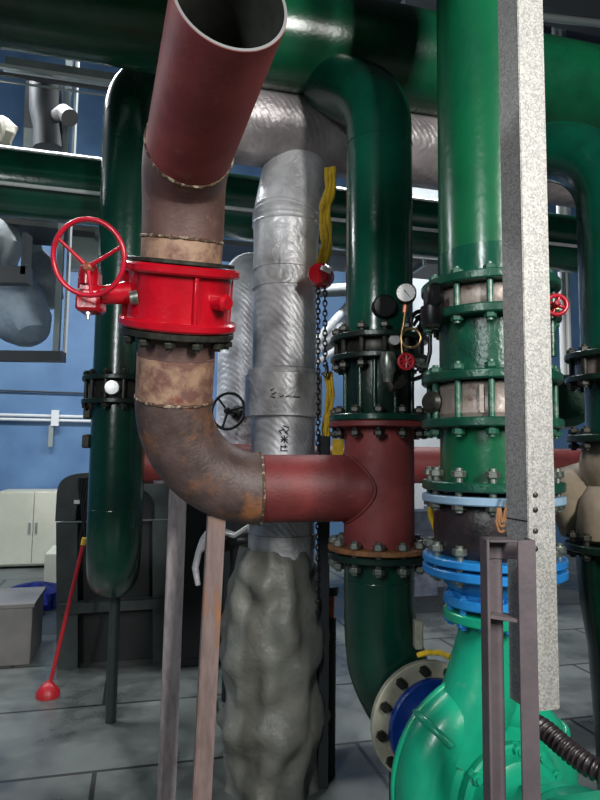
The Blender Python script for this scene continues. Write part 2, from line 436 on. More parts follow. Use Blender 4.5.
# added beam out of view, shades the left end of the large header
struct('trim_5', B().box((-1.35, 1.4, 3.25), (2.9, .4, .6)), 'ceiling')
# ceiling beams
for i, bb in enumerate((3.2, 6.4, 8.4)):
    struct('trim_%d' % (i+2), rb(RA0, RA1, bb, bb+.3, RH-.4, RH), 'ceiling')

# ================================================================== OVERHEAD HEADERS
def line(x0, x1, yb, sl, z): return [Vector((x0, yb+sl*x0, z)), Vector((x1, yb+sl*x1, z))]
SL = .2586
HZ = 3.42
t = top('pipe_header', 'largest dark green horizontal pipe crossing the top of the room', 'pipe', (0, 2.75, 3.38))
pipe('pipe_run', t, line(-2.2, 2.6, 2.75, SL, HZ), .229, 'header', 64)
for x in (-1.9, 1.02): weld(t, (x, 2.75+SL*x, HZ), E1, .229, 'header', .005)

z2 = Z(182, 3.5)
t = top('pipe_header', 'lower dark green header pipe with pale top highlight behind the risers', 'pipe', (0, 4.0, z2))
pipe('pipe_run', t, line(-3.4, 3.0, 4.0, SL, z2), .205, 'green_tee', 56)
bb = B()
for p0, p1 in [line(-3.4, 3.0, 3.765, SL, z2-.1)]: bb.tube([p0, p1], .012, 8)
part('highlight_line', bb, 'conduit', t)  # thin pale tube drawn as the highlight line along the header

# silver insulated header + riser
zs = Z(129, 3.0)
t = top('insulated_pipe', 'silver foil wrapped riser with stamped black characters and wide joint collar', 'pipe', (-.07, 3.0, 0))
hp = line(-.55, 2.6, 3.01, SL, zs)
pipe('overhead_run', t, hp, .203, 'foil_dark', 56, label='dull grey foil horizontal run')
xs = W(285, 300, 3.0).x
pts = arc_path([(xs, 3.0, Z(262, 3.0)), (xs, 3.0, Z(222, 3.0)), (xs+.07, 3.08, zs-.02)], .3, 14)
pipe('elbow', t, pts, [.158+.012*math.sin(i*.7)**2 for i in range(len(pts))], 'foil_plain', 48, .02)
pipe('riser', t, [(xs, 3.0, Z(262, 3.0)+.02-i*(Z(262, 3)-Z(640, 3))/24) for i in range(25)], .155, 'foil', 56, .01)
for v0, ww in ((257, .004), (276, .006), (545, .004)):
    zc = Z(v0, 2.85); part('foil_tape', B().lathe((xs, 3, zc), Zx, [(.155, -.035), (.1595+ww*.3, -.033), (.1595+ww*.3, .033), (.155, .035)], 48, wob=.01), 'foil_plain', t)
zt, zb = Z(371, 2.82), Z(415, 2.82)
part('joint_collar', B().lathe((xs, 3, 0), Zx, [(.155, zt+.03), (.172, zt+.02), (.176, zt), (.186, zt-.005), (.188, (zt+zb)/2), (.186, zb), (.156, zb-.004)], 56, wob=.008), 'foil_plain', t)
# dirty plastic around the lower bend
za, zz = Z(556, 2.85), .34
prof = [(.157, za+.02)]
for i in range(46):
    f_ = i/45; zq = za-(za-.0)*f_
    prof.append((.165+.07*min(1, f_*4)+.012*math.sin(f_*19)-.03*max(0, f_-.6), zq))
part('plastic_wrap', B().lathe((xs-.03, 3.0, 0), Zx, prof, 96, wob=.22), 'poly', t, 'grey dirty plastic sheet')
b = B()
def cyl_pt(ang, z, r=.1575, cx=xs, cy=3.0):
    return Vector((cx+r*math.sin(ang), cy-r*math.cos(ang), z))
def stroke(b, pts, wd=.006):   # pts in (px,py) of the photograph's stamp laid on the round pipe
    P = []
    for (u, v) in pts:
        a = math.asin(max(-.95, min(.95, (u-285)/33.0))); P.append((a, Z(v, 2.85)))
    for (a0, z0), (a1, z1) in zip(P, P[1:]):
        p0, p1 = cyl_pt(a0, z0), cyl_pt(a1, z1); am = (a0+a1)/2
        b.strip([p0, p1], wd, (math.sin(am), -math.cos(am), 0))
for s in [[(284, 434), (282, 431)], [(283, 431), (286, 430)], [(285, 428), (290, 434)], [(288, 433), (291, 430)], [(286, 426), (291, 428)],
          [(284, 440), (290, 440)], [(287, 436), (287, 443)], [(284, 437), (290, 443)], [(290, 437), (284, 442)],
          [(284, 451), (290, 451)], [(284, 446), (284, 451)], [(284, 447), (290, 447)], [(288, 445), (288, 448)]]:
    stroke(b, s, .0055)
part('stamped_characters', b, 'mark', t)
b = B()
for s in [[(274, 391), (277, 389)], [(275, 395), (279, 393)], [(274, 397), (278, 398)], [(288, 397), (293, 396)], [(295, 397), (301, 397)], [(283, 397), (286, 396)]]:
    P = [(math.asin((u-285)/38.0), Z(v, 2.82)) for u, v in s]
    for (a0, z0), (a1, z1) in zip(P, P[1:]):
        b.strip([cyl_pt(a0, z0, .190), cyl_pt(a1, z1, .190)], .005, (math.sin((a0+a1)/2), -math.cos((a0+a1)/2), 0))
part('printed_mark', b, 'mark', t)

# second insulated riser behind
x2 = W(246, 350, 3.95).x
t = top('insulated_pipe', 'pale silver insulated riser half hidden behind the stamped foil riser', 'pipe', (x2, 3.95, 0))
pts = arc_path([(x2, 3.95, Z(500, 3.95)), (x2, 3.95, Z(272, 3.95)), (x2+.1, 5.0, Z(272, 3.95))], .22, 10)
pipe('riser', t, pts, .178, 'foil', 48, .02)
pipe('lower_stub', t, [(x2, 3.95, .0), (x2, 3.95, Z(500, 3.95))], .11, 'machine_in', 24, label='black pipe below the insulation')
c = W(228, 411, 3.55)
t = top('gate_valve', 'black spoked handwheel valve behind the brown elbow', 'valve', (c.x, c.y, c.z))
handwheel('handwheel', t, c, (-.35, -.93, .1), .105, .009, 'black', 3, .5, .02)
part('stem', B().tube([c, c+Vector((.035, .2, -.01))], .012, 10), 'black', t)
part('bonnet', B().lathe(c+Vector((.03, .14, 0)), (.2, .97, 0), [(0, 0), (.03, 0), (.045, .03), (.045, .06), (.03, .1), (0, .1)], 20), 'black', t)

# red pipe far behind
zr = Z(464, 3.8)
t = top('pipe', 'dark red horizontal pipe running low behind all the risers', 'pipe', (0, 3.8, zr))
pipe('pipe_run', t, line(-.93, 2.9, 3.75, SL, zr), .115, 'red_primer_dark', 40)

# ================================================================== GREY DUCT BEHIND, LEFT DUCTWORK
zd = Z(232, 5.6)
t = top('air_duct', 'long grey sheet metal duct running behind the green headers', 'duct', G(0, 5.6, zd))
part('duct_body', B().box(G(-.5, 5.6, zd), (8.4, .5, .42), AX), 'duct', t)
for a in (-3.4, -2.4, -1.4, -.4, .6, 1.6, 2.6):
    part('joint_flange', B().box(G(a, 5.6, zd), (.03, .56, .48), AX), 'galv_rail', t)
def W2(u, v, Y): return W(u, v, Y)
def blobtube(name, pts, r, m, label, wob=.1, cat='duct'):
    return single(name, B().tube(arc_path(pts, .25, 8), r, 32, True, wob), m, label, cat)
single('flexible_duct', B().tube([W(-60, 285, 5.2), W(-20, 288, 5.2), W(0, 296, 5.2), W(16, 310, 5.2), W(26, 325, 5.15), W(32, 336, 5.1), W(34, 343, 5.1)], [.3, .31, .3, .28, .22, .15, .05], 36, True, .08), 'fabric', 'pale blue grey wrapped duct bend sagging at the left edge', 'duct')
single('flexible_duct', B().tube([W(-10, 216, 5.0), W(-2, 230, 5.0), W(2, 245, 5.0), W(-2, 262, 5.0), W(-20, 272, 5.0)], [.11, .15, .17, .15, .06], 30, True, .1), 'fabric_white', 'white crumpled wrapped duct above the sagging duct bend', 'duct')
single('flexible_duct', B().tube([W(29, 226, 5.4), W(31, 250, 5.55), W(38, 264, 5.6), W(46, 280, 5.6), W(49, 298, 5.6), W(47, 308, 5.6)], [.08, .1, .13, .14, .13, .06], 30, True, .12), 'fabric_white', 'small white curved duct between the bracket and the strut', 'duct')
t = top('duct_support', 'dark steel hanging frame holding the wrapped ducts at far left', 'support', W(25, 357, 4.75))
for (u0, v0, u1, v1, n_) in ((23, 235, 30, 276, 'hanger'), (-12, 268, 30, 284, 'crossbar'), (-12, 352, 64, 361, 'shelf_bar')):
    a_, b_ = W(u0, v1, 4.75), W(u1, v0, 4.75)
    part(n_, B().box((a_+b_)/2, (b_.x-a_.x, .1, b_.z-a_.z)), 'dark_frame', t)
t = top('strut_hanger', 'galvanised vertical strut beside the small white curved duct', 'support', W(62, 357, 4.9))
a_, b_ = W(57, 357, 4.9), W(62, 205, 4.9); b_.z = RH
part('strut', B().box((a_+b_)/2, (.045, .04, b_.z-a_.z)), 'galv_rail', t)
part('strut', B().box((a_+b_)/2+Vector((.06, .02, 0)), (.02, .04, b_.z-a_.z)), 'conduit', t)
single('junction_box', B().box(W(86, 252, 5.28), (.26, .14, .34), AX, .01), 'white', 'white box hanging behind the red handwheel', 'box')
# ceiling equipment seen between the two headers
c = W(44, 115, 4.9)
t = top('ceiling_unit', 'dark grey pipe drop with a side outlet seen between the green headers', 'equipment', c)
part('casing', B().tube([W(46, 84, 4.9), W(46, 110, 4.9), W(48, 128, 4.9), W(49, 150, 4.9)], [.13, .13, .115, .125], 24), 'dark_frame', t)
part('outlet', B().tube([W(52, 118, 4.9), W(64, 112, 4.75), W(70, 118, 4.7)], [.05, .06, .07], 20), 'duct', t)
part('mounting_plate', B().box(W(31, 115, 5.0), (.07, .2, .62), AX), 'dark_frame', t)
part('bracket', B().box(W(30, 139, 4.9), (.09, .05, .16), AX), 'galv_rail', t)
single('foam_lump', B().lathe(W(1, 131, 4.6), Zx, [(0, -.13), (.07, -.11), (.1, -.03), (.085, .05), (.05, .1), (0, .13)], 24, wob=.6), 'foam', 'cream foam lump on the lower green header at left', 'insulation')
t = top('cable_tray', 'steel cable tray with bright edges under the largest green header', 'cable tray', W(40, 75, 4.4))
for k, (va, vb, m_, h) in enumerate(((66, 84, 'galv_rail', .035), (74, 91, 'dark_frame', .03), (81, 97, 'galv_rail', .015))):
    p0, p1 = W(-40, va-6, 4.3), W(160, vb+6, 4.78)
    b = B().tube([p0, p1], h*.6, 4); part('tray_rail', b, m_, t)
p0, p1 = W(6, 64, 4.5), W(165, 88, 4.9)
part('tray_side', B().tube([p0, p1], .055, 4), 'machine', t)
part('tray_lip', B().tube([p0-Vector((0, .03, .07)), p1-Vector((0, .03, .07))], .022, 8), 'conduit', t)
t = top('ceiling_beam', 'dark beam with conduit at the upper right corner', 'beam', W(570, 12, 4.6))
part('beam', B().box(W(560, 8, 4.9), (3.4, .2, .2), AX), 'dark_frame', t)
part('conduit', B().tube([W(440, 6, 4.4), W(660, 30, 4.8)], .03, 10), 'galv_rail', t)
# white rails and tray right of silver riser
t = top('pipe_rack', 'white pipes on a rack sloping down between silver and green risers', 'pipe rack', W(335, 310, 5.2))
for (u0, v0, u1, v1, Y0, Y1, r) in ((318, 291, 362, 289, 6.5, 6.5, .07), (316, 342, 352, 300, 4.6, 6.4, .035), (316, 352, 352, 312, 4.6, 6.4, .03), (316, 363, 352, 338, 4.6, 5.6, .025)):
    part('rail', B().tube([W(u0, v0, Y0), W(u1, v1, Y1)], r, 16), 'fabric_white', t)
q_ = W(352, 330, 5.2); part('hanger_rod', B().tube([q_, Vector((q_.x, q_.y, RH))], .012, 8), 'dark_frame', t)
part('crossbar', B().box(W(337, 345, 5.2), (.36, .05, .1), AX), 'dark_frame', t)

# conduits on the back wall
t = top('wall_conduit', 'white double conduit with a clamp fixed across the blue wall', 'conduit', G(-3.5, 9.2, Z(417, 8.6)))
zc = Z(419, 8.7)
for dz in (0, -.06): part('tube', B().tube([G(-5.4, 9.24, zc+dz), G(.5, 9.24, zc+dz)], .022, 10), 'conduit', t)
pc = G(W(55, 420, 8.6).dot(E1), 9.2, zc-.03); part('clamp', B().box(pc, (.1, .08, .22), AX), 'conduit', t)
part('bracket', B().box(pc+Vector((-.05, 0, -.25)), (.06, .05, .3), AX), 'galv_rail', t)
single('wall_cable', B().tube([G(-5.4, 9.26, Z(395, 8.7)), G(.5, 9.26, Z(396, 8.7)+.01)], .012, 8), 'dark_frame', 'thin dark cable along the blue wall above the white conduit', 'cable')

# ================================================================== FLOOR THINGS, LEFT BACK
t = top('storage_cabinet', 'cream two door cabinet against the blue wall', 'cabinet', G(-2.95, 8.9, 0))
c0 = W(35, 540, 8.3); aa = c0.dot(E1)
part('body', rb(aa-.42, aa+.42, 8.72, 9.25, 0.03, .98), 'cabinet', t)
for s in (-1, 1):
    d = part('door', rb(aa+min(s*.41, s*.006), aa+max(s*.41, s*.006), 8.69, 8.72, .06, .96), 'cabinet', t)
    part('handle', rb(aa+s*.04-.012, aa+s*.04+.012, 8.67, 8.69, .45, .58), 'galv_rail', d)
single('white_crate', rb(aa+.35, aa+1.0, 7.2, 7.9, 0, .4), 'cabinet', 'low pale crate on the floor right of the cream cabinet', 'crate')
# tarp
b = B(); c = W(37, 612, 6.3); c.z = 0
b.lathe(c, Zx, [(.33, 0), (.32, .06), (.26, .13), (.16, .17), (.06, .2), (0, .21)], 40, wob=.5)
single('blue_tarp', b, 'tarp', 'crumpled blue tarp on the floor by the grey box', 'tarp')
c = W(-22, 640, 4.5)
t = top('metal_box', 'grey sheet metal box on the floor at the left edge', 'box', (c.x, c.y, 0))
part('body', B().box((c.x, 4.7, .2), (.62, .55, .40), AX, .006), 'greybox', t)
part('lid', B().box((c.x, 4.7, .41), (.65, .58, .03), AX, .004), 'greybox', t)
# dark machine
YM = 4.5
def RP(u0, v0, u1, v1, Y, rad):   # rounded-top rectangle outline
    a_, b_ = W(u0, v1, Y), W(u1, v0, Y); x0, x1, z0_, z1_ = a_.x, b_.x, max(.0, a_.z), b_.z
    P = [(x0, z0_), (x1, z0_)]
    for k in range(7): q = PI/2*k/6; P.append((x1-rad+rad*math.cos(q), z1_-rad+rad*math.sin(q)))
    for k in range(7): q = PI/2+PI/2*k/6; P.append((x0+rad+rad*math.cos(q), z1_-rad+rad*math.sin(q)))
    return [Vector((x, Y, z)) for x, z in P]
t = top('chiller_unit', 'dark green grey machine frame with rounded corners behind the left green pipe', 'machine', (W(112, 600, YM).x, YM, 0))
def skew(ps): return [Vector((p.x, p.y+SL*(p.x+1.35), p.z)) for p in ps]
out = skew(RP(61, 472, 170, 800, YM, .07)); inn = skew(RP(82, 492, 152, 520, YM, .09))
part('body', B().prism([p+EN*.12 for p in skew(RP(64, 475, 167, 800, YM, .07))], EN*.9), 'machine_in', t)
fr = B()
for (u0, v0, u1, v1) in ((61, 521, 80, 800), (150, 521, 171, 800)):
    fr = B().prism(skew([W(u0, min(v1, 667), YM), W(u1, min(v1, 667), YM), W(u1, v0, YM), W(u0, v0, YM)]), EN*.1)
    part('side_panel', fr, 'machine', t)
arch = []
no, ni = 20, 20
xa, xb = W(61, 500, YM).x, W(171, 500, YM).x; zt_, zb_ = W(61, 472, YM).z, W(61, 520, YM).z
cx_, hx_, hi_ = (xa+xb)/2, (xb-xa)/2, (xb-xa)/2-.13
O = []; I_ = []
for k in range(21):
    q = PI*k/20; s_ = lambda v: math.copysign(abs(v)**.45, v)
    O.append(Vector((cx_+hx_*s_(math.cos(q)), YM, zb_+(zt_-zb_)*abs(math.sin(q))**.3)))
    I_.append(Vector((cx_+hi_*math.cos(q), YM, zb_+(zt_-zb_-.09)*abs(math.sin(q))**.5)))
part('arched_panel', B().prism(skew(O+I_[::-1]), EN*.1), 'machine', t)
part('seam_rail', B().tube(skew([W(62, 521, YM-.02), W(171, 521, YM-.02)]), .006, 6), 'galv_rail', t)
part('base_beam', B().prism(skew([W(62, 612, YM-.05), W(171, 612, YM-.05), W(171, 602, YM-.05), W(62, 602, YM-.05)]), EN*.1), 'machine', t)
part('port_plate', B().lathe(W(90, 500, YM-.03)+EN*.03, EN, [(0, 0), (.06, 0), (.06, .02), (0, .02)], 24), 'machine_in', t)
c = W(215, 600, 4.6)  # plain black box added to fill a dark area
t = top('black_filler_box', 'black low box filling the dark area behind the two support posts', 'cabinet', (c.x, 4.75, 0))
part('body', B().box((c.x, 4.75, .66), (.6, .4, 1.32), AX, .01), 'machine_in', t)
part('door', B().box(Vector((c.x, 4.75, .66))-EN*.205, (.54, .012, 1.2), AX, .004), 'machine_in', t)
# cable bundle
for i in range(5):
    P = [W(86+2*math.sin(j*.9+i)-i*1.2, 478+j*9, 4.44+.01*math.sin(j+i)) for j in range(9)]
    single('cable', B().tube(P, .011, 8), 'black', 'black cable in the looped bundle beside the left green pipe', 'cable', 'cables bundled left of the green pipe')
single('tagged_label', B().box(W(77, 502, 4.425), (.04, .012, .025)), 'white', 'tiny white tag on the black cable bundle', 'tag')
p0, p1 = W(83, 545, 4.0), W(48, 692, 3.95); p1.z = .02
t = top('long_handled_tool', 'thin red rod leaning beside the left green pipe with red foot', 'tool', p1)
part('rod', B().tube([p0, p1], .012, 10), 'red_tool', t)
part('foot', B().lathe(p1-Vector((0, 0, .02)), Zx, [(0, 0), (.07, 0), (.07, .03), (.04, .07), (0, .1)], 20), 'red_tool', t)
part('tip', B().tube([p0, p0+(p0-p1)*.05], .016, 10), 'yellow', t)

# ================================================================== LEFT GREEN RISER (Y 3.2)
YL = 3.2; xl = W(119.5, 400, YL).x
zf1, zf2 = Z(378, YL-.18, 117), Z(398, YL-.18, 117)
ztop, zbot = Z(117, YL, 117), Z(509, YL, 117)
R_ = .38
t = top('riser_pipe', 'dark green riser above the small valve at left, curving back at its top', 'pipe', (xl, YL, zf1))
pts = arc_path([(xl, YL, zf1), (xl, YL, ztop+.3), (xl+.5, YL+.6, ztop+.3)], .3)
pipe('pipe_run', t, pts, .1365, 'green_dark')
f = flange(t, (xl, YL, zf1+.01), Zx, .188, .13, .024, 'green_black'); bolts(f, (xl, YL, (zf1+zf2)/2), Zx, .166, 12, zf1-zf2+.1, .01, 'bolt_dark')
weld(t, (xl, YL, ztop), Zx, .1365, 'green_dark', .004)
t = top('butterfly_valve', 'small dark wafer valve with round white cap on the left riser', 'valve', (xl, YL, (zf1+zf2)/2))
part('body', B().lathe((xl, YL, 0), Zx, [(.1, zf2), (.145, zf2), (.15, zf2+.01), (.15, zf1-.01), (.145, zf1), (.1, zf1)], 48), 'bolt_dark', t)
cc = Vector((xl+.01, YL-.15, (zf1+zf2)/2+.003)); dd = Vector((.1, -1, 0)).normalized()
part('cap', B().lathe(cc, dd, [(0, -.01), (.036, -.01), (.038, .02), (.034, .034), (0, .036)], 28), 'silver_disc', t, 'round white cap')
t = top('riser_pipe', 'dark green riser below the small valve at left, elbow turning back at the bottom', 'pipe', (xl, YL, zbot))
pts = arc_path([(xl, YL, zf2), (xl, YL, zbot-R_), (xl-.22, YL+.75, zbot-R_)], R_-.02)
pipe('pipe_run', t, pts, .1365, 'green_dark')
f = flange(t, (xl, YL, zf2-.01), Zx, .188, .13, .024, 'green_black')
weld(t, (xl, YL, zbot), Zx, .1365, 'green_dark', .003)
for q in (0, 1): part('lug', B().box((xl-.15, YL-.03, zf2-.06-q*.15), (.04, .04, .07), None, .006), 'bolt_dark', t)
part('support_foot', B().tube([(xl-.1, YL+.4, 0), (xl-.1, YL+.4, zbot-R_-.1)], .03, 16), 'machine', t)

# ================================================================== BROWN RISER + RED TUBE + TEE  (front left)
A0 = Vector((W(174, 400, 2.26).x, 2.26, Z(400, 2.26)))          # weld above the bottom elbow
A1 = Vector((W(181.5, 241, 2.08).x, 2.10, Z(241, 2.10)))         # weld above the red valve
AXR = (A1-A0).normalized()
def at(v):   # point on riser axis seen at image row v
    lo_, hi_ = -1., 2.
    for _ in range(40):
        m_ = (lo_+hi_)/2; P = A0.lerp(A1, m_)
        if proj(P)[1] > v: lo_ = m_
        else: hi_ = m_
    return A0.lerp(A1, m_)
RB = .1365
valve_lo, valve_hi = at(323), at(270)
# lower assembly, with the tee
XT, YT = W(379, 480, 2.5).x, 2.5
t = top('pipe_assembly', 'red primed tee and rusted brown elbow welded into one line below the red valve', 'pipe', (A0.x, A0.y, 1.2))
zh = Z(489, 2.45)
J = Vector((A0.x, A0.y, zh)); T0 = Vector((XT, YT, Z(487, 2.5)))
J2 = A0-AXR*((A0.z-zh)/AXR.z)
lo = at(327)
part('neck', B().tube([lo, at(356)], RB+.001, 48), 'brown', t)
part('heat_tinted_ring', B().tube([at(356), A0], RB+.002, 48), 'tan', t, 'bare tan steel ring')
weld(t, at(356), AXR, RB, 'brown', .005); weld(t, A0, AXR, RB+.002)
full = arc_path([A0, J2, T0], .33, 22)
# elbow ends at the second tangent point
elb = full[:-1]
pipe('elbow', t, elb, RB+.002, 'rust', 56, label='rusted brown elbow with orange scale')
hd = (T0-J2).normalized()
weld(t, elb[-1], hd, RB+.002)
pipe('horizontal_run', t, [elb[-1], T0], RB-.006, 'red_primer_dark', 56)
ztt, ztb = Z(424, YT-.2, 378), Z(556, YT-.2, 378)
part('tee', B().tube([(XT, YT, ztt), (XT, YT, ztb)], RB+.003, 56), 'red_primer', t)
# fillet weld ring where branch meets the tee
n_ = 80; ring = []; up = Zx; sd = hd.cross(up).normalized()
for i in range(n_):
    q = 2*PI*i/n_; off = (sd*math.cos(q)+up*math.sin(q))*(RB-.003)
    # distance of surface of tee from axis along -hd
    l_ = math.sqrt((RB+.006)**2-((RB-.006)*math.cos(q))**2)-.004
    ring.append(T0+off-hd*(l_+.002))
part('weld_seam', B().tube(ring, .006, 8, closed=True), 'red_primer_dark', t)
f = flange(t, (XT, YT, ztt+.004), Zx, .2025, .13, .022, 'red_primer_dark')
zc_b = (ztb+Z(561, YT-.2, 378))/2
f = flange(t, (XT, YT, ztb+.003), Zx, .2025, .13, .02, 'rusty_flange', 'rusty orange flange')
bolts(f, (XT, YT, ztb-.018), Zx, .178, 12, .125, .012, 'bolt')

# red valve
c = (valve_lo+valve_hi)/2
t = top('butterfly_valve', 'bright red flanged valve on the brown riser with worm gear and handwheel', 'valve', c)
H = (valve_hi-valve_lo).length
bd = part('body', B().lathe(valve_lo, AXR, [(.13, -.02), (.18, -.02), (.18, .02), (.178, .04), (.177, H/2), (.178, H-.04), (.18, H-.02), (.18, H+.01), (.13, H+.01)], 64), 'valve_red', t)
for q in (valve_lo, valve_hi):
    f = part('flange', B().lathe(q, AXR, [(.14, -.016), (.2, -.016), (.207, -.009), (.207, .009), (.2, .016), (.14, .016)], 72), 'valve_red', t)
for ang in (27, 117, 207, 285):
    d = Vector((math.sin(math.radians(ang)), -math.cos(math.radians(ang)), 0)); d = (d-AXR*d.dot(AXR)).normalized()
    sdv = AXR.cross(d)
    part('rib', B().box(c+d*.18, (.014, .03, H*.95), (sdv, d, AXR), .003), 'valve_red', t)
d = Vector((.8, -.6, 0)); d = (d-AXR*d.dot(AXR)).normalized()
part('stem_boss', B().lathe(c+d*.165, d, [(.03, 0), (.03, .06), (.022, .07), (0, .07)], 20), 'valve_red', t)
# steel companion flanges
f = flange(t, valve_lo-AXR*.032, AXR, .2, .135, .022, 'bolt_dark', 'dark companion flange')
bolts(f, valve_lo-AXR*.036, AXR, .175, 12, .085, .0115, 'bolt_dark', .3)
f2 = flange(t, valve_hi+AXR*.026, AXR, .186, .135, .014, 'bolt_dark', 'dark companion flange')
# gear
arm0 = c+Vector((-.14, -.06, 0)); gx = W(92, 296, 2.06)
part('shaft_housing', B().tube([arm0, arm0.lerp(gx, .55), gx], [.045, .034, .03], 24), 'valve_red', t)
part('coupling_nut', B().lathe(W(134, 298, 2.03), arm0-gx, [(0, -.014), (.022, -.014), (.026, .012), (0, .012)], 24), 'bolt', t, 'bare silver coupling')
gb = part('gearbox', B().box(W(91, 302, 2.06), (.082, .085, .075), (Vector((1, 0, 0)), Vector((0, 1, 0)), Vector((0, 0, 1))), .01).box(W(90, 283, 2.06), (.066, .07, .09), None, .012).lathe(W(89, 268, 2.04), (0, 0, 1), [(.03, -.06), (.03, .0), (.02, .012), (0, .012)], 20), 'valve_red', t)
part('grease_nipple', B().lathe(W(88, 316, 2.03), Zx, [(0, -.012), (.006, -.012), (.007, .004), (.01, .004), (.01, .012), (0, .012)], 10), 'steel_bare', gb)
for uu in (78, 104): part('bolt', B().lathe(W(uu, 291, 2.0), (1, 0, 0), [(0, -.008), (.009, -.008), (.009, .008), (0, .008)], 6), 'bolt', gb)
hc = W(88.5, 257.5, 1.93)
hx = Vector((-.12, -.97, -.22)).normalized()
hw = part('handwheel', B().torus(hc, hx, .119, .0082, 64, 12), 'wheel_red', t)
hub = W(88, 267, 1.97)
part('hub', B().lathe(hub, hx, [(0, -.02), (.017, -.02), (.017, .008), (.009, .016), (0, .016)], 16), 'copper_red', hw, 'bare metal hub')
for (u_, v_) in ((58, 238), (125, 247), (88, 294)):
    P = W(u_, v_, 1.93); P = hc+(P-hc-hx*(P-hc).dot(hx)).normalized()*.118
    part('spoke', B().tube([hub, (hub+P)/2, P], [.0085, .006, .0062], 10), 'wheel_red', hw)
part('stem', B().tube([hub, W(89, 275, 2.05)], .013, 12), 'valve_red', t)

# upper brown elbow and open red tube
S0 = W(190, 147, 1.87); Mo = W(231, 0, 1.34)
td = (Mo-S0).normalized()
t = top('open_pipe', 'open ended red primed pipe and brown elbow above the red valve', 'pipe', A1)
part('neck', B().tube([at(265), A1], RB+.003, 48), 'tan', t, 'bare tan steel ring')
weld(t, A1, AXR, RB+.003)
# elbow: bezier from A1 (dir AXR) to S0 (dir td)
k = .17; el = []
for i in range(21):
    s_ = i/20; P0, P1, P2, P3 = A1, A1+AXR*k, S0-td*k, S0
    el.append(P0*(1-s_)**3+P1*3*s_*(1-s_)**2+P2*3*s_*s_*(1-s_)+P3*s_**3)
pipe('elbow', t, el, RB+.003, 'brown', 56)
weld(t, S0, td, RB+.001)
Lm = (Mo-S0).length
part('red_tube', B().lathe(S0, td, [(RB-.008, 0), (RB, 0), (RB, Lm), (RB-.003, Lm)], 72), 'red_primer', t)
part('cut_edge', B().lathe(S0, td, [(RB-.001, Lm-.001), (RB-.001, Lm+.002), (RB-.008, Lm+.002), (RB-.008, Lm-.001)], 72), 'steel_bare', t, 'bright cut steel rim')
part('inner_wall', B().lathe(S0, td, [(RB-.0085, Lm), (RB-.0085, .002), (0, .002)], 64), 'black_inside', t)
bb = B()
for a_ in range(9):
    q = a_*.13+1.2
    u_ = td.orthogonal().normalized(); v_ = td.cross(u_)

# support posts below the elbow
def angle_post(name, label, base, topp, wdt, m, flip=1, rust=None):
    t = top(name, label, 'support post', base)
    d = (topp-base).normalized(); X = E1; Yv = d.cross(X).normalized()
    c0 = (base+topp)/2; L_ = (topp-base).length
    part('front_leg', B().box(c0, (wdt, .007, L_), (X, Yv, d)), m, t)
    part('side_leg', B().box(c0-X*flip*(wdt/2)+Yv*.0+EN*wdt*.4, (.007, wdt*.8, L_), (X, EN, d)), rust or m, t)
    return t
P0 = W(168, 760, 2.7); P0 = Vector((P0.x, 2.7, 0)); P1 = W(179, 483, 2.68)
t = angle_post('support_post', 'grey steel support post standing left of the rusty one under the elbow', P0, P1, .07, 'post_grey')
part('base_plate', B().box(P0+Vector((0, 0, .006)), (.16, .16, .012), AX), 'post_grey', t)
part('top_plate', B().box(P1+Vector((0, .02, .004)), (.22, .12, .008), AX), 'post_grey', t)
b0 = W(203, 800, 2.3); P0 = Vector((b0.x-.01, 2.3, 0)); P1 = W(217.5, 516, 2.36)
t = angle_post('support_post', 'rust streaked angle iron post propping the brown elbow', P0, P1, .062, 'post_rust', 1)
part('base_plate', B().box(P0+Vector((0, 0, .006)), (.16, .16, .012), AX), 'post_rust', t)

# ================================================================== TEE LINE, GREEN (Y 2.5)
zg = Z(417, YT-.2, 378); zv1, zv2 = Z(333, YT-.2, 378), Z(351, YT-.2, 378)
t = top('check_valve', 'green ribbed valve body between the red tee and the gauge valve', 'valve', (XT, YT, zg))
part('body', B().lathe((XT, YT, 0), Zx, [(.13, zg), (RB, zg+.01), (RB+.004, (zg+zv2)/2), (RB, zv2), (.13, zv2)], 56), 'green_black', t)
for ang in (-38, -14, 18, 55, 130, 210, 285):
    q = math.radians(ang); d = Vector((math.sin(q), -math.cos(q), 0)); s_ = d.cross(Zx)
    part('rib', B().tube([(XT+d.x*(RB+.008), YT+d.y*(RB+.008), zg), (XT+d.x*(RB+.008), YT+d.y*(RB+.008), zv2)], .009, 12), 'green_dark', t)
f = flange(t, (XT, YT, zg+.004), Zx, .2025, .13, .026, 'green_dark'); bolts(f, (XT, YT, (zg+ztt)/2), Zx, .178, 12, .125, .011, 'bolt_dark')
f = flange(t, (XT, YT, zv2-.006), Zx, .198, .13, .022, 'green_black')
bolts(f, (XT, YT, (zv1+zv2)/2), Zx, .173, 12, zv1-zv2+.11, .0105, 'bolt_dark', .26)
t = top('wafer_valve', 'thin dark wafer valve with silver plate under the gauge on the tee riser', 'valve', (XT, YT, zv2))
part('body', B().lathe((XT, YT, 0), Zx, [(.11, zv2+.006), (.15, zv2+.006), (.154, zv2+.016), (.154, zv1-.016), (.15, zv1-.006), (.11, zv1-.006)], 48), 'bolt_dark', t)
cc = W(394, 340, YT-.17); part('name_plate', B().lathe(cc, (0.1, -1, 0), [(0, -.02), (.02, -.02), (.021, .012), (0, .014)], 24), 'silver_disc', t, 'round silver cap')
t = top('riser_pipe', 'glossy green riser above the red tee, arching back into the largest header', 'pipe', (XT, YT, zv1))
zw = Z(147, YT, 378)
pts = arc_path([(XT, YT, zv1), (XT, YT, zw+.19), (XT-.2, 2.78, HZ-.17)], .27)
pipe('pipe_run', t, pts, RB, 'green_tee', 64)
flange(t, (XT, YT, zv1+.006), Zx, .198, .13, .022, 'green_black')
weld(t, (XT, YT, zw), Zx, RB, 'green_tee', .004)
